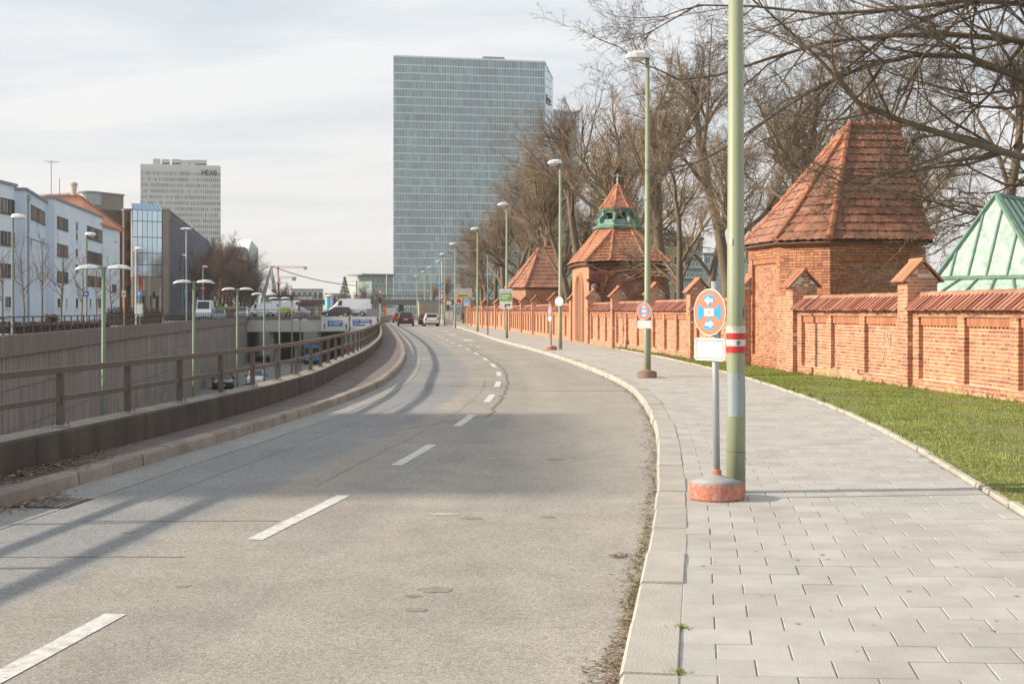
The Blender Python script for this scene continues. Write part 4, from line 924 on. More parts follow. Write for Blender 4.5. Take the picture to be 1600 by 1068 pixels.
# ------------------------------------------------------------------ portable no-stopping signs
def disc(mb, r, y0, y1, z, n=36, x=0): mb.prism([(x + math.cos(2*math.pi*k/n)*r, y0, z + math.sin(2*math.pi*k/n)*r) for k in range(n)], (0, y1-y0, 0))
def no_stopping(root, z, r=.21):
    """round sign facing -y"""
    m = MB(); disc(m, r, -.002, .004, z); face = m.build('sign_face', WHITE, root)
    m = MB(); disc(m, r*.955, -.004, -.002, z); m.build('red_field', FADED, face, org=origin(root))
    q = MB()
    for c in (0, 90, 180, 270):                               # four blue quadrants left between the ring and the cross
        pts = []; ri = r*.74
        for a in range(-30, 31, 6): pts.append((math.cos(R(c+a))*ri, math.sin(R(c+a))*ri))
        pts.append((math.cos(R(c))*r*.17, math.sin(R(c))*r*.17))
        q.prism([(x, -.0045, z + y) for x, y in pts], (0, -.0015, 0))
    q.build('blue_field', BLUE, face, org=origin(root))
    a = MB()
    for s, zz in ((-1, .50), (1, -.50)):                      # white arrows, left above, right below
        cz = z + zz*r; pts = [(s*.30, 0), (s*.02, .19), (s*.02, .075), (-s*.24, .075), (-s*.24, -.075), (s*.02, -.075), (s*.02, -.19)]
        a.prism([(x*r, -.0065, cz + y*r) for x, y in pts], (0, -.0015, 0))
    a.build('arrow', WHITE, face, org=origin(root))
    MB().box(-r*.30, r*.30, -.0085, -.0065, z - r*.16, z + r*.16).build('white_sticker', WHITE, face, org=origin(root))
    MB().box(-r*.04, r*.07, -.0092, -.0086, z - .01, z + .008).build('sticker_mark', M('mark_red', (.55,.2,.15)), face, org=origin(root))
    return face
def rounded(x0, x1, z0, z1, rr, y):
    pts = []
    for cx, cz, a0 in ((x1-rr, z1-rr, 0), (x0+rr, z1-rr, 90), (x0+rr, z0+rr, 180), (x1-rr, z0+rr, 270)):
        for a in range(0, 91, 15): pts.append((cx + math.cos(R(a0+a))*rr, y, cz + math.sin(R(a0+a))*rr))
    return pts
def portable_sign(base_mat, cone_mat):
    root = empty('portable_sign', (0,0,0), 'x', 'road sign', 'portable no-stopping signs')
    MB().lathe((0,0,0), [(.235, 0), (.248, .015), (.248, .138), (.24, .148)], 32).build('base', base_mat, root, smooth=False)
    MB().lathe((0,0,0), [(.243, .147), (.14, .178), (.065, .203), (.045, .212)], 32).build('base_top', cone_mat, root, smooth=True)
    MB().lathe((0,0,0), [(.042, .205), (.042, .252), (.03, .262)], 16).build('collar', base_mat, root)
    MB().tube([(0,.0,.25), (-.052,.02,1.93)], .030, 16).build('post', STEEL, root, smooth=True)
    f = no_stopping(root, 1.655); f.location = (-.055, -.035, 0); 
    pl = MB().prism(rounded(-.20, .20, 1.225, 1.425, .03, -.002), (0,.004,0)).build('sign_plate', WHITE, root); pl.location = (-.05, -.04, 0)
    b = MB(); ri = rounded(-.172, .172, 1.253, 1.397, .022, -.0035); ro = rounded(-.184, .184, 1.241, 1.409, .026, -.0035); n = len(ri)
    b.add(ro + ri, [(i, (i+1) % n, (i+1) % n + n, i+n) for i in range(n)]); b.build('plate_border', M('plate_border', (.30,.31,.33)), pl, org=(0,0,0))
    t = MB()
    for z, xs in ((1.36, ((-.11,-.04),(-.03,.05),(.06,.11))), (1.29, ((-.12,-.03),(-.02,.03),(.04,.12)))):
        for x0, x1 in xs: t.box(x0, x1, -.0036, -.0025, z - .008, z + .008)
    t.build('faded_print', M('faded_print', (.52,.52,.52)), pl, org=(0,0,0))
    cl = MB()
    for z in (1.73, 1.57, 1.36): cl.box(-.09, -.01, -.032, .06, z, z + .03)
    cl.build('clamp', STEEL, root)
    return root
ps = portable_sign(RUSTY, BASEG); ps.location = (1.82, 11.38, .12); ps.rotation_euler.z = R(-57)
ps['label'] = 'round no-stopping sign on a grey post in a worn red base beside the thick pole'
s2 = copy_tree(ps, label='round no-stopping sign on a brown base at the foot of the second street lamp'); s2.location = (3.36, 31.9, .12); s2.rotation_euler.z = R(-34)
s3 = copy_tree(ps, label='small round sign in a pale red base near the kerb left of the third lamp'); s3.location = (1.66, 54.4, .12); s3.rotation_euler.z = R(-70)
for c in KIDS[s2]:
    if c.name.startswith(('base', 'collar')): c.data = c.data.copy(); c.data.materials[0] = BASEB
def plain_sign(name, loc, label, cat, parts, rz=0, group=None):
    root = empty(name, loc, label, cat, group, rz)
    for nm, mat, mb in parts: mb.build(nm, mat, root, org=(0,0,0))
    return root
def bx(*a): return MB().box(*a)
def dc(r, y, z, x=0, t=.004, n=28): m = MB(); disc(m, r, y, y - t, z, n, x); return m
# round plate on lamp 3
plain_sign('round_sign', (lampX[2], 55.7, .12), 'small faded round sign fixed on the third street lamp', 'road sign', [('sign_face', WHITE, dc(.21, -.10, 2.07)), ('sign_field', M('pale_field', (.72,.66,.64)), dc(.17, -.105, 2.07)), ('bracket', STEEL, bx(-.03,.03,-.1,0,2.0,2.14))], R(-30))
# green and white notice board on lamp 4
g4 = Vector((lampX[3], 77.7, .12))
plain_sign('notice_board', g4, 'green and white notice board with a black arrow on the fourth street lamp', 'sign', [
 ('board', WHITE, bx(-.42,.36,-.13,-.10,1.78,2.98)), ('green_field', M('notice_green', (.16,.36,.07)), bx(-.38,.32,-.137,-.131,2.25,2.74)), ('white_print', WHITE, bx(-.3,.2,-.142,-.138,2.52,2.60).box(-.3,.1,-.142,-.138,2.38,2.45)),
 ('blue_print', M('lilac', (.45,.42,.62)), bx(-.35,.28,-.137,-.131,2.80,2.90)), ('arrow', BLACK, bx(-.10,-.02,-.137,-.131,1.85,2.02).box(-.10,.15,-.138,-.132,1.98,2.05).prism([(.14,-.134,1.94),(.26,-.134,2.015),(.14,-.134,2.09)], (0,-.005,0))), ('bracket', STEEL, bx(-.08,.08,-.1,-.04,2.3,2.4))], R(-8))
# slim mast and traffic signals near px 765
def mast(loc, H, label, r=.06, mat=POLEG, cat='mast', name='mast'):
    t = MB().tube([(0,0,0),(0,0,H)], [r, r*.75], 10).build(name, mat, None, smooth=True); t.location = loc; return tag(t, label, cat)
mast((-1.66, 88, .12), 5.5, 'slim plain grey mast on the far pavement, between two street lamps', .05)
def direction_board():
    Y = 120; X = at(724, 485, Y).x; root = empty('direction_board', (X, Y, .12), 'grey and yellow direction board with small signs below, by the far kerb', 'road sign')
    MB().tube([(.35,0,0),(.35,0,3.2)], .06, 8).build('post', STEEL, root, org=(0,0,0)); z = lambda py: zat(py, Y) - .12
    MB().box(-.8,.8,-.10,-.06,z(465),z(450)).build('board', M('board_grey', (.44,.47,.47)), root, org=(0,0,0))
    MB().box(-.72,.72,-.108,-.101,z(464),z(459.5)).build('yellow_field', M('board_yellow', (.78,.45,.05)), root, org=(0,0,0))
    m = MB()
    for q in (452.5, 455.5): m.box(-.6,.35,-.108,-.101,z(q+.8),z(q))
    m.build('white_print', WHITE, root, org=(0,0,0)); m = MB(); m.box(-.5,.4,-.113,-.109,z(462.5),z(461)); m.build('print', BLACK, root, org=(0,0,0))
    m = MB(); disc(m, .34, -.08, -.1, z(470), 20, -.42); m.build('round_sign', WHITE, root, org=(0,0,0)); m = MB(); disc(m, .22, -.1, -.115, z(470), 20, -.42); m.build('red_dot', RED, root, org=(0,0,0))
    MB().box(.0,.62,-.1,-.07,z(478),z(466)).build('blue_sign', M('light_sign_blue', (.25,.5,.75)), root, org=(0,0,0)); MB().box(.05,.55,-.112,-.102,z(478),z(473)).build('white_plate', WHITE, root, org=(0,0,0))
direction_board()
def arrow_post():
    Y = 150; X = at(690.5, 485, Y).x; z = lambda py: zat(py, Y) - .12; root = empty('sign_post', (X, Y, .12), 'post with blue round arrow sign above a give-way triangle, beyond the white cabinet', 'road sign')
    MB().tube([(0,0,0),(0,0,z(408))], .07, 8).build('post', POLEW, root, org=(0,0,0))
    m = MB(); disc(m, .33, -.08, -.11, z(447), 24); m.build('round_sign', BLUE, root, org=(0,0,0)); m = MB(); m.prism([(-.2,-.115,z(447)-.05),(.2,-.115,z(447)-.05),(0,-.115,z(447)-.25)], (0,-.01,0)); m.box(-.05,.05,-.125,-.115,z(447)-.05,z(447)+.22); m.build('arrow', WHITE, root, org=(0,0,0))
    m = MB(); m.prism([(-.38,-.08,z(452.5)),(.38,-.08,z(452.5)),(0,-.08,z(459))], (0,-.03,0)); m.build('triangle_sign', RED, root, org=(0,0,0)); m = MB(); m.prism([(-.24,-.115,z(453.3)),(.24,-.115,z(453.3)),(0,-.115,z(457.4))], (0,-.01,0)); m.build('white_field', WHITE, root, org=(0,0,0))
    m = MB(); disc(m, .3, -.08, -.11, z(470), 20, .1); m.build('red_sign', RED, root, org=(0,0,0)); MB().box(-.1,.3,-.115,-.111,z(470)-.05,z(470)+.05).build('bar', WHITE, root, org=(0,0,0))
    MB().box(.55,1.1,-.1,-.08,z(476),z(470)).build('white_plate', WHITE, root, org=(0,0,0))
arrow_post()
Yc = 148; c0 = at(701, 505, Yc); cb_ = empty('utility_cabinet', (c0.x, Yc, .12), 'large white utility cabinet at the end of the brick wall', 'cabinet')
MB().box(-.5,.48,-.4,.4,.0,1.62).build('body', M('cabinet_white', (.62,.63,.62), .6), cb_, org=(0,0,0)); MB().box(-.54,.52,-.44,.44,1.62,1.68).build('lid', M('cabinet_lid', (.5,.5,.5)), cb_, org=(0,0,0)); MB().box(-.45,-.0,-.415,-.402,.1,1.55).build('door', M('cabinet_door', (.66,.67,.66)), cb_, org=(0,0,0)); MB().box(.03,.45,-.415,-.402,.1,1.55).build('door', M('cabinet_door'), cb_, org=(0,0,0)) if False else None

# ------------------------------------------------------------------ twin-arm lamps standing in the sunken road
def twin_lamp():
    root = empty('twin_lamp', (0,0,0), 'x', 'street lamp', 'twin-headed lamps in the sunken road')
    H = 8.5
    MB().tube([(0,0,0),(0,0,H)], [.085,.062], 12).build('pole', M('sage_pole', (.15,.205,.135), .55), root, smooth=True)
    m = MB(); m.box(-.16,.16,-.05,.05,H-.02,H+.05); m.build('crossarm', POLEG, root)
    for s in (-1, 1):
        rings = []
        for t, w_, h0, h1 in ((0,.05,.0,.05),(.08,.10,-.01,.085),(.45,.14,.0,.125),(.8,.12,-.02,.09),(1,.03,-.055,-.02)):
            x = s*(.14 + t*.78); rings.append([(x,-w_,H+h0),(x,-w_*.8,H+h1*.8),(x,0,H+h1),(x,w_*.8,H+h1*.8),(x,w_,H+h0),(x,0,H+h0-.02)])
        MB().loft(rings).build('lamp_head', M('lamp_shell', (.60,.66,.66), .45), root)
    return root
tw = twin_lamp(); TW = [(162,419,41.5,'nearest twin-headed lamp, on the tall green pole in front of the blue building'),(303,441,57,'second twin-headed lamp, left of the white van on the side street'),(371,452,75,'third twin-headed lamp, in front of the bare shrubs'),(413,459.5,93,'fourth twin-headed lamp, before the parked white vans'),(437,466,112,'fifth twin-headed lamp, left of the advertising column'),(456,471,131,'sixth twin-headed lamp, right before the bridge'),(469,500,150,'low twin-headed lamp in front of the pale bridge fascia')]
for i, (px, py, Y, lb) in enumerate(TW):
    ob = tw if i == 0 else copy_tree(tw, label=lb); p = at(px, py, Y); ob.location = (p.x, Y, p.z - 8.5); ob['label'] = lb
for ob in [o_ for o_ in COL.objects if o_.name.startswith('twin_lamp')]:
    if ob.location.z > FLOOR + .05:
        k = MB().tube([(0,0,FLOOR-ob.location.z),(0,0,.01)], .10, 12).build('pole_foot', POLEG, ob, org=(0,0,0))

# ------------------------------------------------------------------ side street lamps, masts, signs
SG = 'street lamps along the side street'
def side_lamp(px, pyt, Y, label, mat=POLEG, zb=.5, tw2=False):
    zt = zat(pyt, Y) - zb; root = empty('street_lamp', ((px-800)/F*Y, Y, zb), label, 'street lamp', SG)
    MB().tube([(0,0,0),(0,0,zt)], [.085,.055], 10).build('pole', mat, root, org=(0,0,0))
    for s in ((1,-1) if tw2 else (1,)):
        h, d = MB(), MB(); lamp_head(h, d, -.07*s, zt, .7, s); h.build('lamp_head', LAMPW, root, org=(0,0,0)); d.build('lamp_diffuser', LAMPD, root, org=(0,0,0))
side_lamp(20, 340, 62, 'street lamp on the side street, before the leftmost blue facade'); side_lamp(135, 367, 84, 'street lamp carrying a dark blue square sign, before the blue facade', POLEG)
side_lamp(212, 389, 110, 'street lamp before the glass-fronted building', POLEW); side_lamp(291, 358, 150, 'tall white twin-armed lamp before the dark panelled building', POLEW, tw2=True)
side_lamp(317, 417, 165, 'small street lamp above the round no-entry sign', POLEW); side_lamp(285, 399, 190, 'dim street lamp before the dark panelled building, behind the tall white one', POLEG)
def flat(name, px, py, Y, w_, h, mat, label, cat, zb=.5, post=True, field=None, shape='box', pm=POLEG, fm=WHITE):
    p = at(px, py, Y); root = empty(name, (p.x, Y, zb), label, cat); zc = p.z - zb
    if post: MB().tube([(0,0,0),(0,0,zc)], .04, 8).build('post', pm, root, org=(0,0,0))
    m = MB()
    if shape == 'box': m.box(-w_/2, w_/2, -.09, -.05, zc-h/2, zc+h/2)
    else: disc(m, w_/2, -.05, -.09, zc, 24)
    m.build('sign_face', mat, root, org=(0,0,0))
    if field: MB().box(-w_*field[0]/2, w_*field[0]/2, -.1, -.091, zc-h*field[1]/2, zc+h*field[1]/2).build('sign_symbol', fm, root, org=(0,0,0))
    return root
flat('square_sign', 135, 459, 83.6, .36, .36, DBLUE, 'dark blue square sign on the lamp post before the blue facade', 'road sign', post=False, field=(.5,.25))
flat('bus_stop_sign', 194, 459, 96, .30, .48, M('stop_yellow', (.55,.50,.30)), 'pale yellow stop sign on an orange pole by the hedge', 'sign', field=(.6,.4), pm=M('orange_pole', (.50,.27,.08)), fm=M('stop_print', (.25,.22,.15)))
flat('round_sign', 217.5, 458.5, 112, .52, .5, BLUE, 'blue round sign beside the hedge before the glass-fronted building', 'road sign', shape='disc', field=(.3,.5))
flat('no_entry_sign', 317, 450, 164.5, .62, .5, RED, 'red round no-entry sign above the white van', 'road sign', shape='disc', field=(.7,.18))
flat('square_sign', 291, 456, 149.6, .30, 1.0, M('sign_cyan', (.10,.42,.55)), 'small light blue sign on the tall white lamp post', 'road sign', post=False, field=(.5,.3))
flat('info_panel', 218.5, 484, 98, .55, 1.0, M('panel_grey', (.46,.48,.48)), 'grey glazed notice case standing by the side street railing', 'notice board', field=(.7,.7), fm=M('panel_print', (.60,.62,.62)))
for px, Y, H, lb in ((233, 205, 9.5, 'white flagpole before the glass-fronted building'), (216, 208, 7.5, 'flagpole with red and white flag before the glass-fronted building'), (250, 200, 5.0, 'short white flagpole right of the glass front')):
    p = at(px, 485, Y); r_ = empty('flagpole', (p.x, Y, .5), lb, 'flagpole'); MB().tube([(0,0,0),(0,0,H)], [.07,.05], 8).build('pole', POLEW, r_, org=(0,0,0))
    if px == 216:
        m = MB(); m.loft([[(x, math.sin(x*9)*.08, H-.3-x*.9), (x, math.sin(x*9)*.08, H-2.9-x*.4), (x+.01, math.sin(x*9)*.08+.02, H-2.9-x*.4), (x+.01, math.sin(x*9)*.08+.02, H-.3-x*.9)] for x in (.05,.3,.55,.8)]); m.build('flag', M('flag_red', (.50,.10,.09)), r_, org=(0,0,0))
        m = MB(); m.box(.82,1.0,-.03,0,H-3.0,H-1.2); m.build('white_stripe', WHITE, r_, org=(0,0,0))

# ------------------------------------------------------------------ vehicles
PROF = {
 'hatch': [(-.5,.52,.54,.86),(-.475,.58,.66,.80),(-.40,.60,.96,.66),(-.12,.60,1.0,.70),(.08,.59,.97,.68),(.27,.58,.62,.80),(.44,.50,.53,.80),(.5,.42,.44,.72)],
 'sedan': [(-.5,.52,.58,.84),(-.46,.58,.68,.82),(-.34,.60,.72,.80),(-.20,.60,.97,.66),(.05,.60,1.0,.68),(.24,.59,.64,.80),(.44,.50,.54,.80),(.5,.42,.44,.72)],
 'van':   [(-.5,.48,.94,.84),(-.485,.48,.985,.84),(-.2,.48,1.0,.86),(.16,.48,1.0,.86),(.24,.48,.97,.82),(.38,.46,.56,.84),(.46,.40,.46,.82),(.5,.32,.34,.74)]}
def car(name, label, cat, loc, rz, kind, L, W, H, col, group=None):
    root = empty(name, loc, label, cat, group, rz); hw = W/2; zb = .16*H if kind == 'van' else .15*H; P = PROF[kind]
    rings = [[(x*L, -hw*.90, zb), (x*L, -hw*(.99 if abs(x) < .47 else .93), (zb+b*H)/2), (x*L, -hw*(.97 if abs(x) < .47 else .9), b*H), (x*L, -hw*wt, t*H), (x*L, hw*wt, t*H), (x*L, hw*(.97 if abs(x) < .47 else .9), b*H), (x*L, hw*(.99 if abs(x) < .47 else .93), (zb+b*H)/2), (x*L, hw*.90, zb)] for x, b, t, wt in P]
    O = (0,0,0); pm = col
    body = MB().loft(rings).build('body', pm, root, org=O)
    V = lambda i, k: Vector(rings[i][k])
    def pane(nm, q, m, k=.90, lift=.012):
        c = sum(q, Vector())/len(q); n = (q[1]-q[0]).cross(q[2]-q[0]).normalized()
        if n.dot(c - Vector((0,0,H*.5))) < 0: n = -n
        MB().prism([c + (p-c)*k + n*lift for p in q], n*.004).build(nm, m, root, org=O)
    if kind == 'van':
        pane('windscreen', [V(4,3), V(4,4), V(5,4), V(5,3)], CGLASS, .88)
        for s in (0, 1):
            ks = (2, 3) if s == 0 else (5, 4); a, b, c_, d_ = V(3,ks[0]), V(5,ks[0]), V(5,ks[1]), V(4,ks[1]); a2 = V(3,ks[1])
            pane('side_window', [a.lerp(a2,.25), b.lerp(a,.35).lerp(a2,.18), d_.lerp(c_,.15), a2.lerp(a,.10)], CGLASS, .82)
        pane('rear_window', [V(0,2).lerp(V(0,3),.45), V(0,5).lerp(V(0,4),.45), V(0,4), V(0,3)], CGLASS, .8)
    else:
        r0 = 1 if kind == 'hatch' else 2
        pane('rear_window', [V(r0,3), V(r0,4), V(r0+1,4), V(r0+1,3)], CGLASS, .88); pane('windscreen', [V(4,3), V(4,4), V(5,4), V(5,3)], CGLASS, .90)
        for ks in ((2, 3), (5, 4)):
            i0 = r0 + 1
            pane('side_window', [V(i0,ks[0]).lerp(V(i0,ks[1]),.08), V(3,ks[0]).lerp(V(3,ks[1]),.08), V(3,ks[1]).lerp(V(3,ks[0]),.1), V(i0,ks[1]).lerp(V(i0,ks[0]),.12)], CGLASS, .92) if i0 < 3 else None
            pane('side_window', [V(3,ks[0]).lerp(V(3,ks[1]),.08), V(5,ks[0]).lerp(V(4,ks[0]),.2), V(4,ks[1]).lerp(V(4,ks[0]),.12), V(3,ks[1]).lerp(V(3,ks[0]),.1)], CGLASS, .92)
    wr = .205*H if kind != 'van' else .145*H
    for x in (-.30*L, .32*L):
        for s in (-1, 1):
            t = MB().tube([(x, s*(hw-.21), wr), (x, s*(hw+.005), wr)], wr, 16).build('wheel', TYRE, root, org=O)
            MB().tube([(x, s*(hw-.02), wr), (x, s*(hw+.012), wr)], wr*.62, 12).build('rim', RIM, t, org=O)
    zl = .46*H if kind != 'van' else .34*H
    for s in (-1, 1):
        MB().box(L*.455, L*.492, s*hw*.62-.14, s*hw*.62+.14, zl*.92, zl*.92+.13).build('headlight', HEADL, root, org=O)
        MB().box(-L*.5-.012, -L*.47, s*hw*.76-.11, s*hw*.76+.11, zl*1.12, zl*1.12+.20).build('tail_light', TAILL, root, org=O)
    MB().box(-L*.5-.02, -L*.49, -.26, .26, .44*H if kind != 'van' else .3*H, (.44*H if kind != 'van' else .3*H)+.11).build('number_plate', WHITE, root, org=O)
    MB().box(L*.49, L*.5+.015, -.26, .26, .22*H, .22*H+.11).build('number_plate', WHITE, root, org=O)
    MB().box(-L*.5-.03, -L*.47, -hw*.9, hw*.9, zb, zb+.16).build('bumper', BLACK, root, org=O); MB().box(L*.47, L*.5+.012, -hw*.8, hw*.8, zb, zb+.14).build('bumper', BLACK, root, org=O)
    for s in (-1, 1): MB().box(.2*L, .2*L+.1, s*(hw+.09)-.09, s*(hw+.09)+.09, .6*H if kind != 'van' else .5*H, (.6*H if kind != 'van' else .5*H)+.15).build('wing_mirror', BLACK, root, org=O)
    return root
def pos(px, Y, z): return ((px-800)/F*Y, Y, z)
UPR = R(96)                                                   # heading away along the road
car('car', 'dark red estate car seen from behind, driving away in the left lane', 'car', pos(634, 148, .004), R(95), 'hatch', 4.6, 1.9, 1.66, paint('dark_red', (.055,.012,.014)))
car('car', 'white hatchback seen from behind, in the right lane before the tipper truck', 'car', pos(673, 147, .004), R(97), 'hatch', 4.2, 1.78, 1.46, paint('white', (.68,.68,.68)))
car('car', 'red car half hidden behind the dark red estate car', 'car', pos(623, 190, .004), R(96), 'hatch', 4.2, 1.8, 1.5, paint('red', (.42,.045,.035)))
# tipper truck
tr = empty('tipper_truck', pos(669, 163, .004), 'beige grey tipper truck with a blue top rail, seen from behind beside the pavement', 'truck', None, R(6)); O0 = (0,0,0)
tb = MB(); tb.loft([[(-1.2,-2.6,1.25),(1.2,-2.6,1.25),(1.28,-2.7,2.85),(-1.28,-2.7,2.85)], [(-1.2,2.2,1.25),(1.2,2.2,1.25),(1.28,2.3,2.85),(-1.28,2.3,2.85)]]); body = tb.build('tipper_body', M('tipper_beige', (.36,.33,.26), .6, var=.15, scale=2), tr, org=O0)
m = MB()
for z in (1.5, 1.85, 2.2, 2.5): m.box(-1.2,1.2,-2.75,-2.66,z,z+.09)
m.build('rib', M('tipper_rib', (.42,.39,.31), .6), body, org=O0); MB().box(-1.32,1.32,-2.78,2.35,2.85,3.05).build('top_rail', M('tipper_blue', (.16,.28,.46), .5), tr, org=O0)
MB().box(-1.15,1.15,2.5,4.2,.7,3.0).build('cab', M('truck_cab', (.5,.5,.5)), tr, org=O0); MB().box(-.9,.9,-2.6,4.0,.75,1.2).build('chassis', BLACK, tr, org=O0); MB().box(-1.2,1.2,-2.8,-2.65,.62,.85).build('rear_bar', M('bar_red', (.40,.16,.10)), tr, org=O0)
for y in (-1.9, -.7, 3.2):
    for s in (-1, 1): MB().tube([(s*.75,y,.5),(s*1.18,y,.5)], .5, 16).build('wheel', TYRE, tr, org=O0)
for s in (-1, 1): MB().box(s*1.0-.14, s*1.0+.14, -2.83, -2.79, .88, 1.02).build('tail_light', TAILL, tr, org=O0)
# orange municipal truck
ot = empty('municipal_truck', pos(609, 225, .004), 'orange municipal truck seen from behind at the far end of the road', 'truck', None, R(6))
MB().box(-1.05,1.05,-2.2,1.6,.6,1.9).build('body', M('orange', (.70,.19,.03), .5), ot, org=O0); MB().box(-.6,1.0,-2.26,-2.2,1.0,2.3).build('rear_panel', M('panel_light', (.55,.60,.66)), ot, org=O0); MB().box(-1.05,-.6,-2.25,1.6,1.9,2.6).build('side_post', M('orange'), ot, org=O0)
MB().box(-1.0,1.0,1.7,3.2,.6,2.5).build('cab', M('orange'), ot, org=O0); MB().box(-.8,.8,-1.9,1.4,1.91,2.45).build('load', M('load_brown', (.16,.12,.09)), ot, org=O0)
for y in (-1.4, 2.3):
    for s in (-1, 1): MB().tube([(s*.7,y,.45),(s*1.08,y,.45)], .45, 14).build('wheel', TYRE, ot, org=O0)
for s in (-1, 1): MB().box(s*.85-.12, s*.85+.12, -2.24, -2.2, .75, .95).build('tail_light', TAILL, ot, org=O0)
D = .935
car('delivery_van', 'long white delivery van crossing the bridge', 'van', pos(547, 191, D), R(180), 'van', 6.3, 2.05, 2.6, paint('van_white', (.74,.76,.80)))
car('car', 'dark brown hatchback in front of the long white van on the bridge', 'car', pos(527, 186.5, D), R(180), 'hatch', 4.3, 1.8, 1.42, paint('dark_brown', (.035,.026,.022)))
car('delivery_van', 'short white van on the bridge, leftmost of the white vans there', 'van', pos(411, 188, D), R(178), 'van', 4.4, 1.85, 2.0, paint('van_white'))
v2 = car('delivery_van', 'white van with a yellow green patch on its side, on the bridge', 'van', pos(436, 193, D), R(178), 'van', 5.4, 1.95, 2.35, paint('van_white'))
MB().box(-1.9,-.6,.985,1.0,.6,1.35).build('side_patch', M('lime', (.48,.62,.06)), v2, org=O0); MB().box(-2.6,-1.4,.99,1.0,.55,.8).build('side_patch', M('patch_red', (.5,.12,.08)), v2, org=O0)
car('car', 'silver grey car on the bridge right of the patched van', 'car', pos(462, 196, D), R(180), 'sedan', 4.3, 1.75, 1.42, paint('silver', (.50,.50,.48)))
car('delivery_van', 'white high-roofed van facing the camera on the side street', 'van', pos(320, 162, .504), R(-82), 'van', 5.6, 2.0, 2.55, paint('van_white'))
car('car', 'silver blue car beside the high-roofed white van', 'car', pos(343, 163, .504), R(-80), 'sedan', 4.4, 1.78, 1.44, paint('silver_blue', (.36,.42,.48)))
car('car', 'red car parked side on behind the silver blue car', 'car', pos(353, 181, .6), R(185), 'hatch', 4.2, 1.75, 1.5, paint('bright_red', (.42,.05,.045)))
car('car', 'white off-road car facing the camera on the side street', 'car', pos(379, 178, .6), R(-84), 'hatch', 4.3, 1.85, 1.72, paint('cream', (.60,.60,.57)))
gc = empty('green_container', pos(354, 196, .5), 'bright green covered skip behind the red car', 'skip', None); MB().prism([(-1.1,-1,.0),(1.1,-1,.0),(1.35,-1,1.75),(-1.2,-1,1.75)], (0,2,0)).build('body', M('skip_green', (.16,.42,.07)), gc, org=O0); MB().box(-1.25,1.4,-1.05,1.05,1.75,1.9).build('cover', M('skip_cover', (.22,.50,.10)), gc, org=O0)
car('car', 'black car with lit headlights driving towards the camera in the sunken road', 'car', pos(349, 119, FLOOR + .004), R(-80), 'hatch', 4.3, 1.85, 1.45, paint('black', (.012,.012,.014)))
car('car', 'white car driving towards the camera in the sunken road', 'car', pos(400, 124, FLOOR + .004), R(-78), 'sedan', 4.5, 1.85, 1.42, paint('white'))
car('car', 'white car under the bridge at the tunnel mouth', 'car', pos(480, 205, FLOOR + .004), R(-80), 'hatch', 4.2, 1.8, 1.5, paint('white'))
bt = empty('box_truck', pos(489, 172, FLOOR + .004), 'blue truck with lit headlights coming out from under the bridge', 'truck', None, R(-80+90)); MB().box(-1.1,1.1,-1.0,.9,.5,2.5).build('cab', M('truck_blue', (.04,.20,.42)), bt, org=O0); MB().box(-1.0,1.0,-1.02,-.99,1.4,2.2).build('windscreen', CGLASS, bt, org=O0); MB().box(-1.2,1.2,1.0,6,.7,2.9).build('box_body', M('truck_box', (.10,.10,.12)), bt, org=O0)
for s in (-1, 1):
    MB().box(s*.8-.14,s*.8+.14,-1.03,-1.0,.7,.9).build('headlight', HEADL, bt, org=O0)
    for y in (0, 4.5): MB().tube([(s*.7,y,.45),(s*1.1,y,.45)], .45, 12).build('wheel', TYRE, bt, org=O0)
car('car', 'orange red car beyond the bridge in the sunken road', 'car', pos(543, 215, FLOOR + .004), R(97), 'hatch', 4.2, 1.8, 1.6, paint('orange_red', (.50,.10,.04)))
# direction boards over the sunken road
def tunnel_board(px0, px1, py0, py1, blue, label, extra=None):
    Y = 177.0; p = at(px0, py1, Y); q = at(px1, py0, Y); w_, h = q.x-p.x, q.z-p.z; root = empty('direction_board', (p.x, Y, p.z), label, 'road sign')
    k = F/Y; bxx = lambda a, b, c, d, y0, y1: MB().box((a-px0)/k, (b-px0)/k, y0, y1, h-(d-py0)/k, h-(c-py0)/k)
    bxx(px0, px1, py0, py1, 0, .1).build('board', M('board_white', (.62,.63,.63), .5), root, org=O0)
    f = bxx(*blue, -.02, -.002).build('blue_field', DBLUE, root, org=O0)
    a, b, c, d = blue; t = MB()
    for i, (u0, u1, v0, v1) in enumerate(((.38,.92,.18,.40),(.40,.80,.58,.80)) if not extra else ((.42,.90,.12,.30),(.06,.34,.14,.26),(.06,.30,.6,.74),(.36,.64,.58,.78))): t.v, t.f = t.v, t.f; m = bxx(a+(b-a)*u0, a+(b-a)*u1, c+(d-c)*v0, c+(d-c)*v1, -.03, -.021); t.add(m.v, m.f)
    t.build('board_text', WHITE, f, org=O0)
    if not extra:
        m = MB(); m.tube([((a+5-px0)/k, -.02, h-(c+4-py0)/k), ((a+5-px0)/k, -.03, h-(c+4-py0)/k)], .22, 16); m.build('ring_symbol', M('symbol_pale', (.35,.5,.75)), f, org=O0)
        for xx in (507, 541):
            m = bxx(xx-.7, xx+.7, 508.5, 514, -.02, -.001); m.prism([((xx-1.6-px0)/k, -.012, h-(508.5-py0)/k), ((xx+1.6-px0)/k, -.012, h-(508.5-py0)/k), ((xx-px0)/k, -.012, h-(505.5-py0)/k)], (0,.01,0)); m.build('arrow', BLACK, root, org=O0)
    else: bxx(570, 579, 504.5, 508.5, -.03, -.021).build('white_plate', WHITE, root, org=O0)
tunnel_board(501.5, 544.5, 494.5, 517, (512, 535, 501, 509.5), 'white board with a blue panel and two black arrows on the bridge edge')
tunnel_board(547.5, 594, 494.5, 518, (551, 580.5, 499, 508.5), 'white board with a wide two-line blue panel, right one on the bridge edge', True)
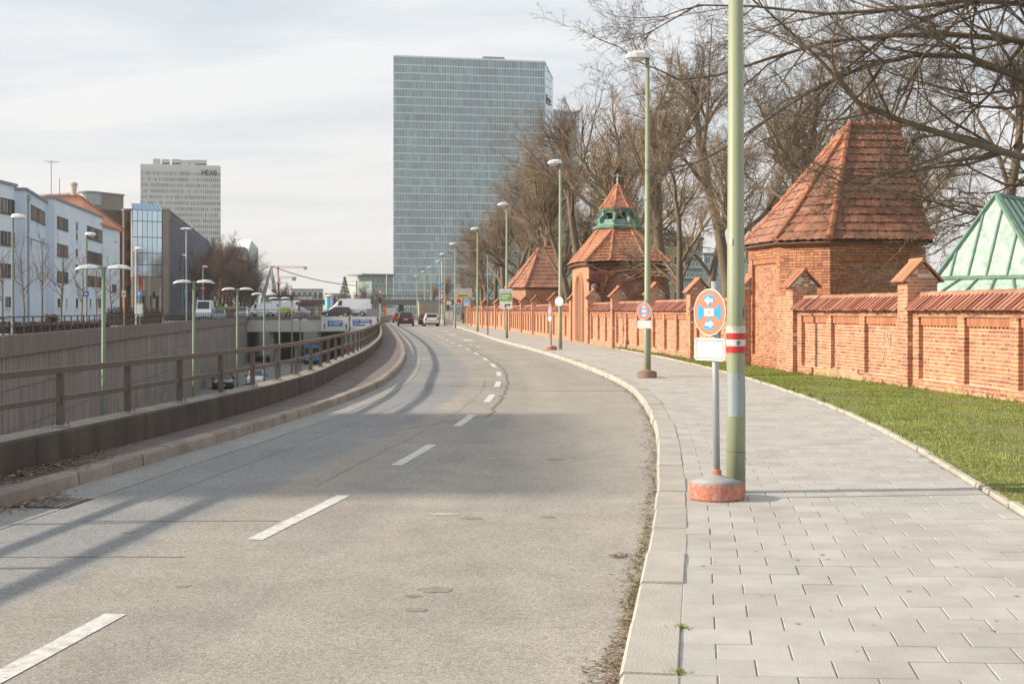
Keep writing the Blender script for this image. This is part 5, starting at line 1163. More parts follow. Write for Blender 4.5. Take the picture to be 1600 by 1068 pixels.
# advertising column
ac = empty('advertising_column', pos(514.5, 200, D), 'round advertising column with cyan and white posters on the bridge', 'advertising column')
MB().lathe((0,0,0), [(.72,0),(.75,.2),(.72,.25)], 20).build('base', CONCD, ac, org=O0); MB().lathe((0,0,0), [(.70,.25),(.70,3.0)], 24).build('drum', M('poster_cyan', (.05,.50,.62), .5), ac, org=O0)
MB().lathe((0,0,0), [(.78,3.0),(.80,3.1),(.5,3.3),(.1,3.45)], 20).build('cap', M('cap_cream', (.55,.50,.38)), ac, org=O0)
for a0, a1, m_ in ((-75,-35,M('poster_white', (.66,.66,.76))),(-130,-118,M('poster_white')),(-35,10,M('poster_blue', (.10,.30,.62)))): sleeve('poster', .4, 2.9, .712, m_, a0, a1, ac, 8)
# traffic lights
def signal(px, Y, zt, zb, label, nh=1):
    root = empty('traffic_light', pos(px, Y, zb), label, 'traffic light'); h = zt - zb; MB().tube([(0,0,0),(0,0,h)], .06, 8).build('pole', POLEW, root, org=O0)
    b = MB().box(-.17,.17,-.28,-.06,h-1.05,h-.05).build('housing', BLACK, root, org=O0)
    for k, c in enumerate((RED, M('lens_dark', (.05,.04,.02)), M('lens_dark'))):
        m = MB(); disc(m, .10, -.28, -.30, h-.22-k*.32, 14); m.build('lens', c, b, org=O0)
signal(594, 197, zat(463, 197), D, 'traffic light with red lamp at the right end of the bridge, under a triangle sign')
signal(580.5, 204, zat(463, 204), D, 'slim traffic light just right of the long white van'); signal(241, 190, zat(455, 190), .5, 'traffic light before the glass-fronted building'); signal(309, 172, zat(452, 172), .5, 'traffic light left of the high-roofed white van')
p = at(594, 456, 196.8); ts = empty('give_way_sign', (p.x, 196.8, p.z-.5), 'white triangular give-way sign on the traffic light pole at the bridge end', 'road sign'); MB().prism([(-.42,-.1,.8),(.42,-.1,.8),(0,-.1,.1)], (0,.03,0)).build('sign_face', RED, ts, org=O0); MB().prism([(-.30,-.115,.73),(.30,-.115,.73),(0,-.115,.23)], (0,.01,0)).build('white_field', WHITE, ts, org=O0)
m = MB().box(-.9,.9,-.5,.5,0,1.1).build('switch_box', M('box_grey', (.22,.22,.22)), None, org=(0,0,0)); m.location = pos(583, 187, D); tag(m, 'grey switch box on the bridge right of the long white van', 'cabinet')
mast(pos(604, 400, 0), 13, 'pale mast before the glass tower foot', .12, POLEW)
# kiosk with red roof
kk = empty('kiosk', pos(480, 208, D), 'low kiosk with dark red roof behind the bridge', 'kiosk'); MB().box(-2.4,2.2,-1,1,0,1.75).build('wall', M('kiosk_wall', (.30,.22,.14)), kk, org=O0); MB().prism([(-3.3,-1.5,1.7),(2.5,-1.5,1.8),(2.5,-1.5,2.3),(-1.4,-1.5,2.3)], (0,3,0)).build('roof', M('kiosk_roof', (.20,.05,.045)), kk, org=O0); MB().box(-1.0,1.2,-1.02,-1.0,.9,1.6).build('window', M('kiosk_pane', (.22,.36,.46), .2), kk, org=O0); MB().box(1.35,2.0,-1.02,-1.0,.2,1.6).build('door', M('kiosk_door', (.5,.5,.45)), kk, org=O0)

# ------------------------------------------------------------------ buildings
def window(root, A, dirv, n, u0, u1, z0, z1, panes, frame=DFRAME, pane=CAB, out=.0, fw=.10):
    O = origin(root); A = Vector(A); fr = MB()
    for a0, a1, c0, c1 in ((u0, u1, z0, z0+fw), (u0, u1, z1-fw, z1), (u0, u0+fw, z0+fw, z1-fw), (u1-fw, u1, z0+fw, z1-fw)): fr.frame(A, dirv, n, UP, a0, a1, -.15, .05+out, c0, c1)
    fr.frame(A, dirv, n, UP, u0-.1, u1+.1, 0, .14+out, z0-.08, z0-.005)
    ob = fr.build('window', frame, root)
    w_ = (u1-u0-2*fw)/panes
    for k in range(panes): MB().frame(A, dirv, n, UP, u0+fw+k*w_+.05, u0+fw+(k+1)*w_-.05, -.05, .012+out, z0+fw+.005, z1-fw-.005).build('pane', pane if not callable(pane) else pane(k), ob, org=O)
    return ob
def block(name, label, cat, P0, P1, z0, z1, depth, mat, roofedge=True, back=None):
    P0, P1 = Vector((*P0[:2], 0)), Vector((*P1[:2], 0)); d = (P1-P0).normalized(); n = Vector((d.y, -d.x, 0)); L = (P1-P0).length
    if n.dot(Vector((0,0,0)) - P0) < 0: n = -n
    root = empty(name, (*(P0 + d*L/2)[:2], z0), label, cat)
    MB().frame(P0, d, n, UP, 0, L, -depth, 0, z0-.5, z1).build('wall', mat, root)
    if roofedge: MB().frame(P0, d, n, UP, -.15, L+.15, -depth-.1, .18, z1+.002, z1+.30).build('roof', ROOFEDGE, root)
    return root, P0, d, n, L
def fwin(root, P0, d, n, px0, px1, py0, py1, panes, frame=DFRAME, pane=CAB):
    a, b = hit(px0, P0, P0+d), hit(px1, P0, P0+d); u0, u1 = (a-P0).dot(d), (b-P0).dot(d); Ym = a.y
    window(root, P0, d, n, u0, u1, zat(py1, Ym), zat(py0, Ym), panes, frame, pane)
B1 = block('apartment_building', 'pale blue flat-roofed building with four-pane windows at the left edge', 'building', (-.44*126, 126), at(25, 0, 143), .5, 15.6, 14, BLUEW)
for py0, py1 in ((308,332),(360,382),(411,432)): fwin(B1[0], *B1[1:4], 0.5, 22.5, py0, py1, 4); 
for k in (3.5, ):
    for z0, z1 in ((11.6,13.3),(8.6,10.3),(5.2,6.8)): window(B1[0], *B1[1:4], 0.6, 6.2, z0, z1, 4, DFRAME, CAB)
fwin(B1[0], *B1[1:4], 7, 18, 462, 482, 2, LFRAME, GLASS)
B2 = block('apartment_building', 'blue flat-roofed building with a single top window and a downpipe, second from the left', 'building', at(40, 0, 143), at(73, 0, 160), .5, 15.2, 14, BLUEW2)
fwin(B2[0], *B2[1:4], 48, 70, 319, 341, 5)
for px in (48, 67): fwin(B2[0], *B2[1:4], px-1.6, px+1.6, 370, 385, 1, LFRAME, GLASS)
m = MB(); m.frame(*B2[1:4], UP, .3, B2[4]-.1, .0, .06, 10.0, 10.12); m.build('string_course', ROOFEDGE, B2[0])
a = hit(43, B2[1], B2[1]+B2[2]); m = MB(); m.tube([Vector((a.x, a.y, .5)) + B2[3]*.12, Vector((a.x, a.y, 14.2)) + B2[3]*.12], .12, 8); m.frame(Vector((a.x, a.y, 0)), B2[2], B2[3], UP, -.4, .4, .02, .35, 14.2, 14.8); m.build('downpipe', GALV, B2[0])
B3 = block('apartment_building', 'pale blue long building with three columns of windows before the orange roof', 'building', at(86, 0, 160), at(160, 0, 193), .5, 15.7, 16, BLUEW)
for py0, py1 in ((337,356),(380,399),(423,440)): fwin(B3[0], *B3[1:4], 89, 106, py0, py1, 4)
for py0, py1 in ((352,372),(391,409),(430,446)): fwin(B3[0], *B3[1:4], 136, 159.3, py0, py1, 4)
for py0, py1 in ((345,361),(363,376),(387,402),(412,428)): fwin(B3[0], *B3[1:4], 118, 121.5, py0, py1, 1, LFRAME, GLASS)
for a_, b_ in ((89,95),(103,105),(118,122),(140,142.5),(152,158)): fwin(B3[0], *B3[1:4], a_, b_, 465, 482, 2 if b_-a_ > 5 else 1, LFRAME, GLASS)
B4 = block('town_house', 'pale house under a big orange tiled hip roof', 'building', at(160.5, 0, 195), at(187, 0, 207), .5, 14.9, 15, BLUEW, False)
fwin(B4[0], *B4[1:4], 175, 181.5, 444, 456, 2); fwin(B4[0], *B4[1:4], 178, 183, 358, 376, 1, LFRAME, BLUEW); fwin(B4[0], *B4[1:4], 178, 183, 392, 410, 1, LFRAME, BLUEW)
G0, G1 = at(140, 0, 184), at(193, 0, 209); G0.z = G1.z = 14.9; bkv = Vector((-17, 3, 0)); Ra, Rb = at(70, 307, 192), at(124, 307, 203)
rf = MB(); rf.add([G0, G1, G1+bkv, G0+bkv, Ra, Rb], [(0,1,5,4),(1,2,5),(2,3,4,5),(3,0,4)]); rf.prism([G0-UP*.3, G1-UP*.3, G1+bkv-UP*.3, G0+bkv-UP*.3], UP*.29); rf.build('roof', M('far_orange_tiles', (.50,.20,.095), .85, var=.18, scale=1.2, stretch=(1,1,4)), B4[0])
m = MB(); m.tube([G1+UP*.1, Rb+UP*.1], .22, 6); m.tube([Ra+UP*.1, Rb+UP*.1], .2, 6); m.build('hip_tiles', TILEO, B4[0])
B5 = block('office_building', 'brown stone building behind the orange roof', 'building', at(148, 0, 226), at(193, 0, 232), .5, zat(303, 228), 20, SANDST, True)
fwin(B5[0], *B5[1:4], 184, 192, 337, 346, 1, DFRAME, BRONZE)
B6 = block('office_building', 'narrow dark brown building left of the mirror glass front', 'building', at(194, 0, 226), at(206, 0, 227), .5, zat(329, 226), 14, BRONZE)
for k, (a_, b_) in enumerate(((345,360),(375,390),(405,420),(445,457))): fwin(B6[0], *B6[1:4], 196, 204, a_, b_, 1, DFRAME, GLASS)
def roofthing(nm, label, cat, loc, parts):
    root = empty(nm, loc, label, cat)
    for n_, m_, mb in parts: mb.build(n_, m_, root, org=O0)
p = at(115, 310, 205); roofthing('vent_stack', 'pale ventilation stack on the orange roof', 'chimney', p, [('shaft', M('vent_pale', (.5,.5,.48)), MB().lathe((0,0,-1.5), [(.6,0),(.6,1.9),(.35,2.1),(.5,3.0),(.55,3.6)], 12)), ('cap', M('vent_cap', (.42,.42,.40)), MB().lathe((0,0,2.05), [(.62,0),(.66,.3),(.4,.55)], 12))])
p = at(140, 312, 222); roofthing('roof_tank', 'round grey plant room on the brown building', 'roof structure', p, [('drum', GALV, MB().lathe((0,0,-1), [(1.9,0),(1.9,2.0)], 20)), ('lid', ROOFEDGE, MB().lathe((0,0,1.0), [(2.05,0),(2.05,.35)], 20))])
for px, pyt, lb in ((80, 250, 'tall thin aerial with crossbar on the orange roof'), (93, 279, 'short thin aerial on the orange roof')):
    p = at(px, 310, 196); h = (310-pyt)*196/F; m = MB().tube([(0,0,-2),(0,0,h)], .06, 6)
    if h > 5: m.bar((-1.1,0,h-.15), (1.1,.3,h-.25), .06, .06); m.bar((-.6,0,h-.4), (.7,0,h-.4), .05, .05)
    r_ = m.build('aerial', ROOFEDGE, None, org=O0); r_.location = p; tag(r_, lb, 'aerial')
# mirror glass front
P0, P1 = at(207, 0, 224), at(253, 0, 226); MG = block('office_building', 'building with a mirror glass front, blue sloping glass roof and brown stone base', 'building', P0, P1, .5, zat(328, 224), 18, SANDST, False)
r_, q0, d_, n_, L_ = MG; z_ = lambda py: zat(py, 224)
MB().frame(q0, d_, n_, UP, 0, L_, -16, .25, z_(432)-12 if False else .5, z_(433)).build('base', SANDST, r_)
for i in range(6):
    rows = [(z_(345), z_(328)), (z_(370), z_(345.4)), (z_(395), z_(370.4)), (z_(413), z_(395.4)), (z_(432), z_(413.4))]
    for a_, b_ in rows: MB().frame(q0, d_, n_, UP, i*L_/6+.04, (i+1)*L_/6-.04, .02, .10, a_+.05, b_-.03).build('glass_panel', MIRR, r_)
MB().frame(q0, d_, n_, UP, 0, L_, -.1, .05, z_(432), z_(328)).build('glass_frame', DFRAME, r_)
m = MB(); gl = [q0 + n_*.1 + UP*z_(327.5), q0 + d_*L_ + n_*.1 + UP*z_(327.5), q0 + d_*(L_*.98) - n_*2.2 + UP*z_(316), q0 - n_*2.2 + d_*.1 + UP*z_(316)]; m.prism(gl, -n_*.3); m.build('glass_roof', BLUEG, r_); m = MB()
for i in range(8): t = i/7; m.bar(gl[0].lerp(gl[1], t) + n_*.05, gl[3].lerp(gl[2], t) + n_*.05, .1, .1)
m.build('glazing_bar', ROOFEDGE, r_)
MB().frame(q0, d_, n_, UP, L_+.1, L_+1.1, -10, .35, .5, z_(331)).build('stone_pier', SANDST, r_)
for px in (212, 222, 232, 243): fwin(r_, q0 + n_*.25, d_, n_, px, px+5, 462, 484, 1, DFRAME, GLASS)
# dark panelled building
P0, P1 = at(263, 0, 229), at(326, 0, 335); DB = block('office_building', 'long dark blue panelled office building with ribbed facade behind the tall white lamp', 'building', P0, P1, .5, 19.6, 20, BRONZE, True)
r_, q0, d_, n_, L_ = DB; MB().frame(q0, d_, n_, UP, -.4, .6, -8, .3, .5, 19.9).build('stone_pier', SANDST, r_)
k = 34
for i in range(k):
    for z0, z1 in ((1.2,7.2),(7.5,13),(13.3,18.6)): MB().frame(q0, d_, n_, UP, .8+i*(L_-1)/k+.15, .8+(i+1)*(L_-1)/k-.75, .02, .14, z0, z1).build('facade_panel', SLATE, r_)
m = MB()
for i in range(k): m.frame(q0, d_, n_, UP, .8+(i+1)*(L_-1)/k-.6, .8+(i+1)*(L_-1)/k-.2, .02, .5, .6, 18.8)
m.build('rib', M('rib_blue', (.20,.22,.28), .5), r_)
P0, P1 = at(312, 0, 342), at(346, 0, 420); SB = block('office_building', 'pale stone building behind the bare shrubs, right of the dark panelled one', 'building', P0, P1, .5, 20, 20, SANDL)
for i in range(5):
    for z0 in (3, 7, 11, 15): window(SB[0], *SB[1:4], 3+i*SB[4]/5.4, 3+i*SB[4]/5.4+SB[4]/9, z0, z0+2.2, 2, DFRAME, GLASS)
P0, P1 = at(371, 0, 440), at(391, 0, 455); AB = block('office_building', 'distant pale building with rounded gable beyond the shrubs', 'building', P0, P1, .5, zat(400, 440), 20, FARB, False)
n = 10; q0, d_, n_, L_ = AB[1:]; MB().prism([q0 + d_*(L_/2 + math.cos(math.pi*i/n)*L_/2) + UP*(zat(400,440) + math.sin(math.pi*i/n)*3.6) for i in range(n+1)], -n_*20).build('roof', M('far_roof', (.25,.24,.25)), AB[0])
for i in range(3):
    for py in (405, 420, 436, 452): fwin(AB[0], q0, d_, n_, 373+i*6, 377+i*6, py, py+8, 2, LFRAME, GLASS)
P0, P1 = at(389, 0, 470), at(403.5, 0, 474); GB = block('office_tower', 'distant slim pale glass tower with pointed top above the shrubs', 'building', P0, P1, .5, zat(387, 470), 12, FARB, False)
q0, d_, n_, L_ = GB[1:]; zt = zat(387, 470); m = MB(); m.prism([q0 + UP*zt, q0 + d_*L_ + UP*zt, q0 + d_*L_*.25 + UP*(zt+2.9)], -n_*8); m.build('glass_roof', M('far_pale_glass', (.42,.55,.55), .2, .3), GB[0])
for i in range(4):
    for z0 in np.arange(2, zt-2, 3.2): MB().frame(q0, d_, n_, UP, i*L_/4+.1, (i+1)*L_/4-.1, .0, .06, z0, z0+2.6).build('glass_panel', M('far_pale_glass'), GB[0])
# pale office tower with letters
P0, P1 = at(220, 0, 740), at(344, 0, 749); zt = zat(256, 740); OT = block('office_tower', 'pale grey office tower with rows of small windows and dark letters at the top right', 'building', P0, P1, .5, zt, 16, OFFW, False)
r_, q0, d_, n_, L_ = OT; pn, bd = MB(), MB(); nf = 24; fh = (zt-4.6)/nf; nc = 40
for f in range(nf):
    z0 = .8 + f*fh
    for c in range(nc): w_ = L_/nc; pn.frame(q0, d_, n_, UP, c*w_+w_*.28, (c+1)*w_-w_*.14, .02, .12, z0+fh*.30, z0+fh*.86)
    bd.frame(q0, d_, n_, UP, 0, L_, .02, .3, z0+fh*.93, z0+fh*1.08)
for c in range(0, nc+1, 2): bd.frame(q0, d_, n_, UP, c*L_/nc-.16, c*L_/nc+.16, .02, .5, .5, zt-.2)
pn.build('window_pane', OFFG, r_, kind='stuff'); bd.build('facade_band', OFFW, r_)
m = MB()
for u0, u1, h in ((.15,.24,2.6),(.26,.36,2.4),(.385,.5,2.6),(.5,.61,2.2),(.61,.69,2.4),(.69,.83,2.5)): m.frame(q0, d_, n_, UP, u0*L_, u1*L_-.3, -9, -2, zt, zt+h+.8)
m.build('plant_room', M('plant_grey', (.48,.48,.48)), r_)
m = MB()
for u0, u1 in ((.26,.36),(.385,.495),(.69,.83)): m.frame(q0, d_, n_, UP, u0*L_, u1*L_-.3, -1.98, -1.9, zt+.3, zt+1.2)
m.build('louvre', DFRAME, r_)
def letter(ch, x, h, w_, t, mb):
    S_ = {'M': [((0,0),(0,1)),((0,1),(.5,.35)),((.5,.35),(1,1)),((1,1),(1,0))], 'E': [((0,0),(0,1)),((0,1),(.9,1)),((0,.5),(.8,.5)),((0,0),(.9,0))], 'A': [((0,0),(.5,1)),((.5,1),(1,0)),((.25,.35),(.75,.35))],
          'G': [((.95,.8),(.7,1)),((.7,1),(.3,1)),((.3,1),(0,.7)),((0,.7),(0,.3)),((0,.3),(.3,0)),((.3,0),(.7,0)),((.7,0),(1,.2)),((1,.2),(1,.5)),((1,.5),(.55,.5))]}[ch]
    for (a, b), (c, d2) in S_: mb.bar(q0 + d_*(x+a*w_) + n_*.7 + UP*(LZ+b*h), q0 + d_*(x+c*w_) + n_*.7 + UP*(LZ+d2*h), t, t)
LZ = zat(273.2, 747); m = MB(); x0 = (hit(316, q0, q0+d_) - q0).dot(d_)
for i, ch in enumerate('MEAG'): letter(ch, x0 + i*2.15, 2.5, 1.75, .5, m)
m.build('sign_letters', M('letter_dark', (.03,.035,.06)), r_)
# glass towers
def glass_tower(label, P0, P1, P2, zt, zt2, nf, nc, logo):
    P0, P1, P2 = (Vector((*p[:2], 0)) for p in (P0, P1, P2)); d = (P1-P0).normalized(); n = Vector((d.y, -d.x, 0)); L = (P1-P0).length
    root = empty('glass_tower', (*((P0+P1)/2)[:2], 0), label, 'building'); e = (P2-P1); Pb = P0 + (P2-P1)
    c = MB(); c.add([P0, P1, P2, Pb] + [P0+UP*zt, P1+UP*zt, P2+UP*zt2, Pb+UP*zt2], [(0,1,5,4),(1,2,6,5),(2,3,7,6),(3,0,4,7),(4,5,6,7)]); c.build('core', DFRAME, root)
    pn, bd, mu, sd = MB(), MB(), MB(), MB(); fh = zt/nf; w_ = L/nc
    for f in range(nf):
        for k in range(nc): pn.frame(P0, d, n, UP, k*w_+.07, (k+1)*w_-.07, .05, .25 + .004*((k*7+f*3) % 5), f*fh+.2, (f+1)*fh-.2)
        bd.frame(P0, d, n, UP, -.1, L+.1, .05, .46, (f+1)*fh-.26, (f+1)*fh+.16)
    for k in range(nc+1): mu.frame(P0, d, n, UP, k*w_-.10, k*w_+.10, .05, .52 if k % 2 else .40, 0, zt)
    pn.build('window_pane', TWRP, root, kind='stuff'); bd.build('floor_band', TWRF, root); mu.build('mullion', M('mullion', (.50,.57,.58), .5, .2), root)
    s = e.normalized(); q = Vector((s.y, -s.x, 0)); Ls = e.length
    if q.dot(P1 - P0) < 0: q = -q
    for f in range(nf):
        for k in range(5):
            z0, z1 = f*fh+.15, (f+1)*fh-.15; top = zt + (zt2-zt)*(k+1)/5
            if z0 < top - .5: sd.frame(P1, s, q, UP, k*Ls/5+.06, (k+1)*Ls/5-.06, .03, .2, z0, min(z1, top))
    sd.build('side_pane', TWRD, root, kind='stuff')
    m = MB(); m.bar(P0+UP*(zt+.2), P1+UP*(zt+.2), 1.0, .7); m.bar(P1+UP*(zt+.2), P2+UP*(zt2+.2), .6, .6); m.bar(P0+UP*0, P0+UP*zt, .5, .5); m.build('roof_edge', TWRF, root)
    if logo:
        m = MB(); LZ2 = zat(159, 640)
        m.frame(P1, s, q, UP, Ls*.16, Ls*.22, .3, .6, LZ2, LZ2+3.6); m.frame(P1, s, q, UP, Ls*.34, Ls*.52, .3, .6, LZ2+.6, LZ2+2.6); m.frame(P1, s, q, UP, Ls*.58, Ls*.66, .3, .6, LZ2+.3, LZ2+2.2); m.frame(P1, s, q, UP, Ls*.2, Ls*.7, .3, .6, LZ2-.8, LZ2-.2); m.build('emblem', M('letter_dark', (.03,.035,.06)), root)
        m = MB(); a_ = (hit(755, P0, P1)-P0).dot(d); m.frame(P0, d, n, UP, a_, a_+11, -8, -2, zt, zt+1.6); m.frame(P0, d, n, UP, a_+.3, a_+10, -8.2, -1.8, zt+1.6, zt+2.1); m.frame(P0, d, n, UP, a_+10.2, a_+11.6, -6, -4, zt, zt+2.6); m.build('plant_room', GALV, root)
glass_tower('tall broad glass office tower with white floor bands rising above the road', at(615, 0, 624), at(851, 0, 639), at(863.5, 0, 652), zat(88, 624), zat(124, 652), 32, 58, True)
glass_tower('second glass tower half hidden behind the tall one and the bare trees', at(864, 0, 745), at(900, 0, 752), at(905, 0, 758), zat(172, 745), zat(176, 758), 30, 22, False)
# low buildings under the tower and along the far horizon
def far_block(px0, px1, pyt, Y, mat, label, rows, cols, gl=GLASS, name='office_building', roof=True, fr=LFRAME, skew=4, zb=.0):
    b = block(name, label, 'building', at(px0, 0, Y), at(px1, 0, Y+skew), zb, zat(pyt, Y), 15, mat, roof)
    r_, q0, d_, n_, L_ = b; H = zat(pyt, Y)
    for r in range(rows):
        for c in range(cols): window(r_, q0, d_, n_, L_*(c+.15)/cols, L_*(c+.85)/cols, zb+H*(r+.25)/rows, zb+H*(r+.8)/rows, 2, fr, gl)
    return b
FB = far_block(581, 614.5, 431, 470, FARG, 'low green glass building with flat overhanging roof left of the tall tower foot', 4, 5, FARG)
MB().frame(*FB[1:4], UP, -4.5, FB[4]+.5, -14, 1.5, zat(431,470)+.32, zat(431,470)+.8).build('canopy_roof', ROOFEDGE, FB[0])
far_block(455, 505, 452, 520, FARB, 'long low pale building on the horizon behind the kiosk', 2, 6); far_block(468, 487, 462, 380, M('far_white', (.62,.62,.60)), 'small white low building behind the kiosk', 1, 4); far_block(556, 582, 440, 640, FARB, 'faint pale building on the horizon left of the green glass one', 4, 4)
far_block(508, 556, 459, 700, M('far_beige', (.38,.34,.30)), 'distant beige block on the horizon behind the advertising column', 2, 8)
far_block(1036, 1064, 366, 175, M('ochre', (.42,.34,.16)), 'ochre building seen between bare trees right of the lantern gatehouse', 5, 2, GLASS, zb=.1); far_block(1064, 1098, 372, 178, M('grid_green', (.22,.25,.23)), 'glazed stair tower with white grid beside the ochre building', 8, 5, M('stair_glass', (.26,.32,.32), .15, var=.1, rand=.4), zb=.1)
far_block(1099, 1215, 398, 190, M('far_office_white', (.55,.57,.58)), 'pale office building with green glass bands behind the wall and trees', 5, 9, FARG, zb=.1)
far_block(1330, 1440, 395, 260, M('far_cream', (.48,.46,.42)), 'pale building behind the trees right of the big lodge', 5, 8, GLASS, zb=.1)
# footbridge line under the tower
fb = empty('viaduct', (at(640, 0, 330).x, 330, 0), 'long dark viaduct with railing crossing behind the traffic', 'bridge')
a_, b_ = at(455, 0, 330).x, at(830, 0, 330).x; MB().box(a_, b_, 330, 338, zat(476, 330), zat(468, 330)).build('deck', M('viaduct_dark', (.13,.11,.10)), fb); m = MB()
for x in np.arange(a_, b_, 1.4): m.box(x-.05, x+.05, 329.9, 330, zat(468,330), zat(462,330))
m.box(a_, b_, 329.9, 330, zat(462,330)-.08, zat(462,330)+.05); m.build('railing', DFRAME, fb)
for x in np.arange(a_+4, b_, 12): MB().box(x-.4, x+.4, 331, 337, -.1, zat(476,330)-.002).build('pier', CONCD, fb)
# pylon mast with stay cable, cranes
py = empty('pylon_mast', (at(424, 0, 420).x, 420, 0), 'slanted pale A-shaped pylon mast with a long hanging cable', 'mast'); T_ = at(423, 415, 420)
for bx_ in (405, 436): MB().tube([(at(bx_, 0, 420).x, 420, 0), T_], [.75,.5], 8).build('leg', POLEW, py)
m = MB(); e_ = at(556, 446, 420); m.tube([T_.lerp(e_, t) - UP*(4.5*t*(1-t)) for t in np.linspace(0, 1, 14)], .13, 4); m.tube([T_, at(404, 424, 420)], .1, 4); m.build('cable', DFRAME, py)
for px0, px1, pyb, Y, col, lb in ((395, 480, 418, 620, M('crane_red', (.55,.24,.22)), 'red and white tower crane with long jib, faint on the horizon'), (430, 463, 434.5, 500, M('crane_white', (.6,.58,.54)), 'small pale tower crane with counterweight beyond the bare tree')):
    r_ = empty('tower_crane', (at(434, 0, Y).x, Y, 0), lb, 'crane'); a_, b_ = at(px0, pyb, Y), at(px1, pyb, Y)
    MB().tube([(at(434, 0, Y).x, Y, 0), at(434, pyb-2, Y)], .6, 4).build('tower', col, r_); m = MB()
    for s in (-.35, .35): m.bar(a_ + Vector((0,s,0)), b_ + Vector((0,s,0)), .22, .22)
    m.bar(a_ + UP*.9, b_ + UP*.5, .2, .2)
    for t in np.linspace(.02, .98, 18): m.bar(a_.lerp(b_, t), a_.lerp(b_, t+.02) + UP*.8, .12, .12)
    m.build('jib', col, r_); MB().box(b_.x-1.6, b_.x-.2, Y-.6, Y+.6, b_.z-1.0, b_.z+.4).build('counterweight', CONC, r_)
# row of houses out of the frame on the left: it goes on as the street does and shades part of the road
sh = block('apartment_building', 'pale blue flat-roofed building continuing the row beyond the left edge of the picture', 'building', (-42, 8.3), (-42, 17.9), .5, 18.75, 12, BLUEW)
for i in range(4):
    for z0 in (2, 6, 10, 14): window(sh[0], *sh[1:4], 1+i*2.6, 3+i*2.6, z0, z0+1.7, 3)

# ------------------------------------------------------------------ bare trees
def perp(d, rg):
    v = Vector((rg.gauss(0,1), rg.gauss(0,1), rg.gauss(0,1))); v = v - d*v.dot(d)
    return v.normalized() if v.length > 1e-3 else Vector((1,0,0))
def grow(seed, H, r0, spec, limbs=None, trunk_path=None, trop=.02, low=.34):
    """spec: per level (children, length ratio, wander, spread); returns trunk and twig meshes"""
    rg = random.Random(seed); tr, tw = MB(), MB(); nl = len(spec)
    sides = [9, 6, 4, 3, 3, 3]; segs = [8, 7, 5, 4, 2, 2]
    stack = []
    def branch(p, d, L, r, lev, path=None):
        ns = segs[lev]; pts, rs = [Vector(path[0] if path else p)], [r]; tip = .42 if lev == 0 else .22
        if path: pts = [Vector(q) for q in path]; ns = len(pts)-1; rs = [r*(1-(1-tip)*i/ns) for i in range(ns+1)]; L = sum((pts[i+1]-pts[i]).length for i in range(ns))
        else:
            dd = Vector(d)
            for i in range(ns):
                wn = spec[min(lev, nl-1)][2]; dd = (dd + perp(dd, rg)*rg.uniform(0, wn) + UP*(trop if lev else .03)*(1 if lev < 3 else 2)).normalized()
                pts.append(pts[-1] + dd*L/ns); rs.append(r*(1-(1-tip)*(i+1)/ns))
        (tr if lev <= 1 else tw).tube(pts, rs, sides[lev], caps=False)
        if lev >= nl: return
        cn, ratio, _, spread = spec[lev]; cnt = max(1, int(round(cn*(L/1.0 if False else 1)*rg.uniform(.8, 1.2))))
        for k in range(cnt):
            t = rg.uniform(low if lev == 0 else .16, 1) if k else 1.0
            if lev == 0 and limbs: break
            i = min(int(t*ns), ns-1); f = t*ns - i; q = pts[i].lerp(pts[i+1], f); dd = (pts[i+1]-pts[i]).normalized()
            a = spread*rg.uniform(.55, 1.25)*(.45 if t > .97 else 1); nd = (dd*math.cos(a) + perp(dd, rg)*math.sin(a)).normalized()
            rr = rs[i]*(.62 if t < .97 else .85)*rg.uniform(.75, 1)
            stack.append((q, nd, L*ratio*(1.15-.55*t)*rg.uniform(.7, 1.3), max(rr, .0055), lev+1, None))
    branch((0,0,0), (0,0,1), H*.6, r0, 0, trunk_path)
    if limbs:
        for path, r in limbs: stack.append((None, None, 0, r, 1, path))
    while stack:
        p, d, L, r, lev, path = stack.pop(); branch(p, d, L, r, lev, path)
    return tr, tw
SP = [(9, .62, .20, .75), (10, .52, .30, .75), (9, .50, .38, .80), (7, .55, .45, .80)]
SPD = [(10, .60, .16, .55), (11, .50, .26, .65), (9, .50, .36, .75), (7, .55, .45, .80)]
def tree_proto(seed, H, r0, spec, m1, m2, label, trop=.03, low=.34):
    tr, tw = grow(seed, H, r0, spec, trop=trop, low=low); root = empty('bare_tree', (0,0,0), label, 'tree'); t = tr.build('trunk', m1, root, org=(0,0,0), smooth=True); tw.build('crown', m2, root, org=(0,0,0)); return root
cem = 'bare trees behind the cemetery wall'
pa = tree_proto(11, 15, .30, SP, BARK, TWIG, 'x'); pb = tree_proto(23, 17, .34, SPD, BARK, TWIG, 'x'); pc = tree_proto(37, 14, .26, SPD, BARK, TWIG, 'x', .06); pd = tree_proto(51, 16, .32, SP, BARK, TWIGD, 'x')
used = set()
def put(proto, X, Y, sc, rz, label, group=cem, z=.12, mats=None):
    if group == cem and Y > 70 and X < 14 and Y < 200: sc *= 1.22
    ob = proto if proto.name not in used else copy_tree(proto); used.add(proto.name); ob.location = (X, Y, z); ob.scale = (sc, sc, sc); ob.rotation_euler.z = rz; ob['label'] = label; ob['group'] = group; return ob
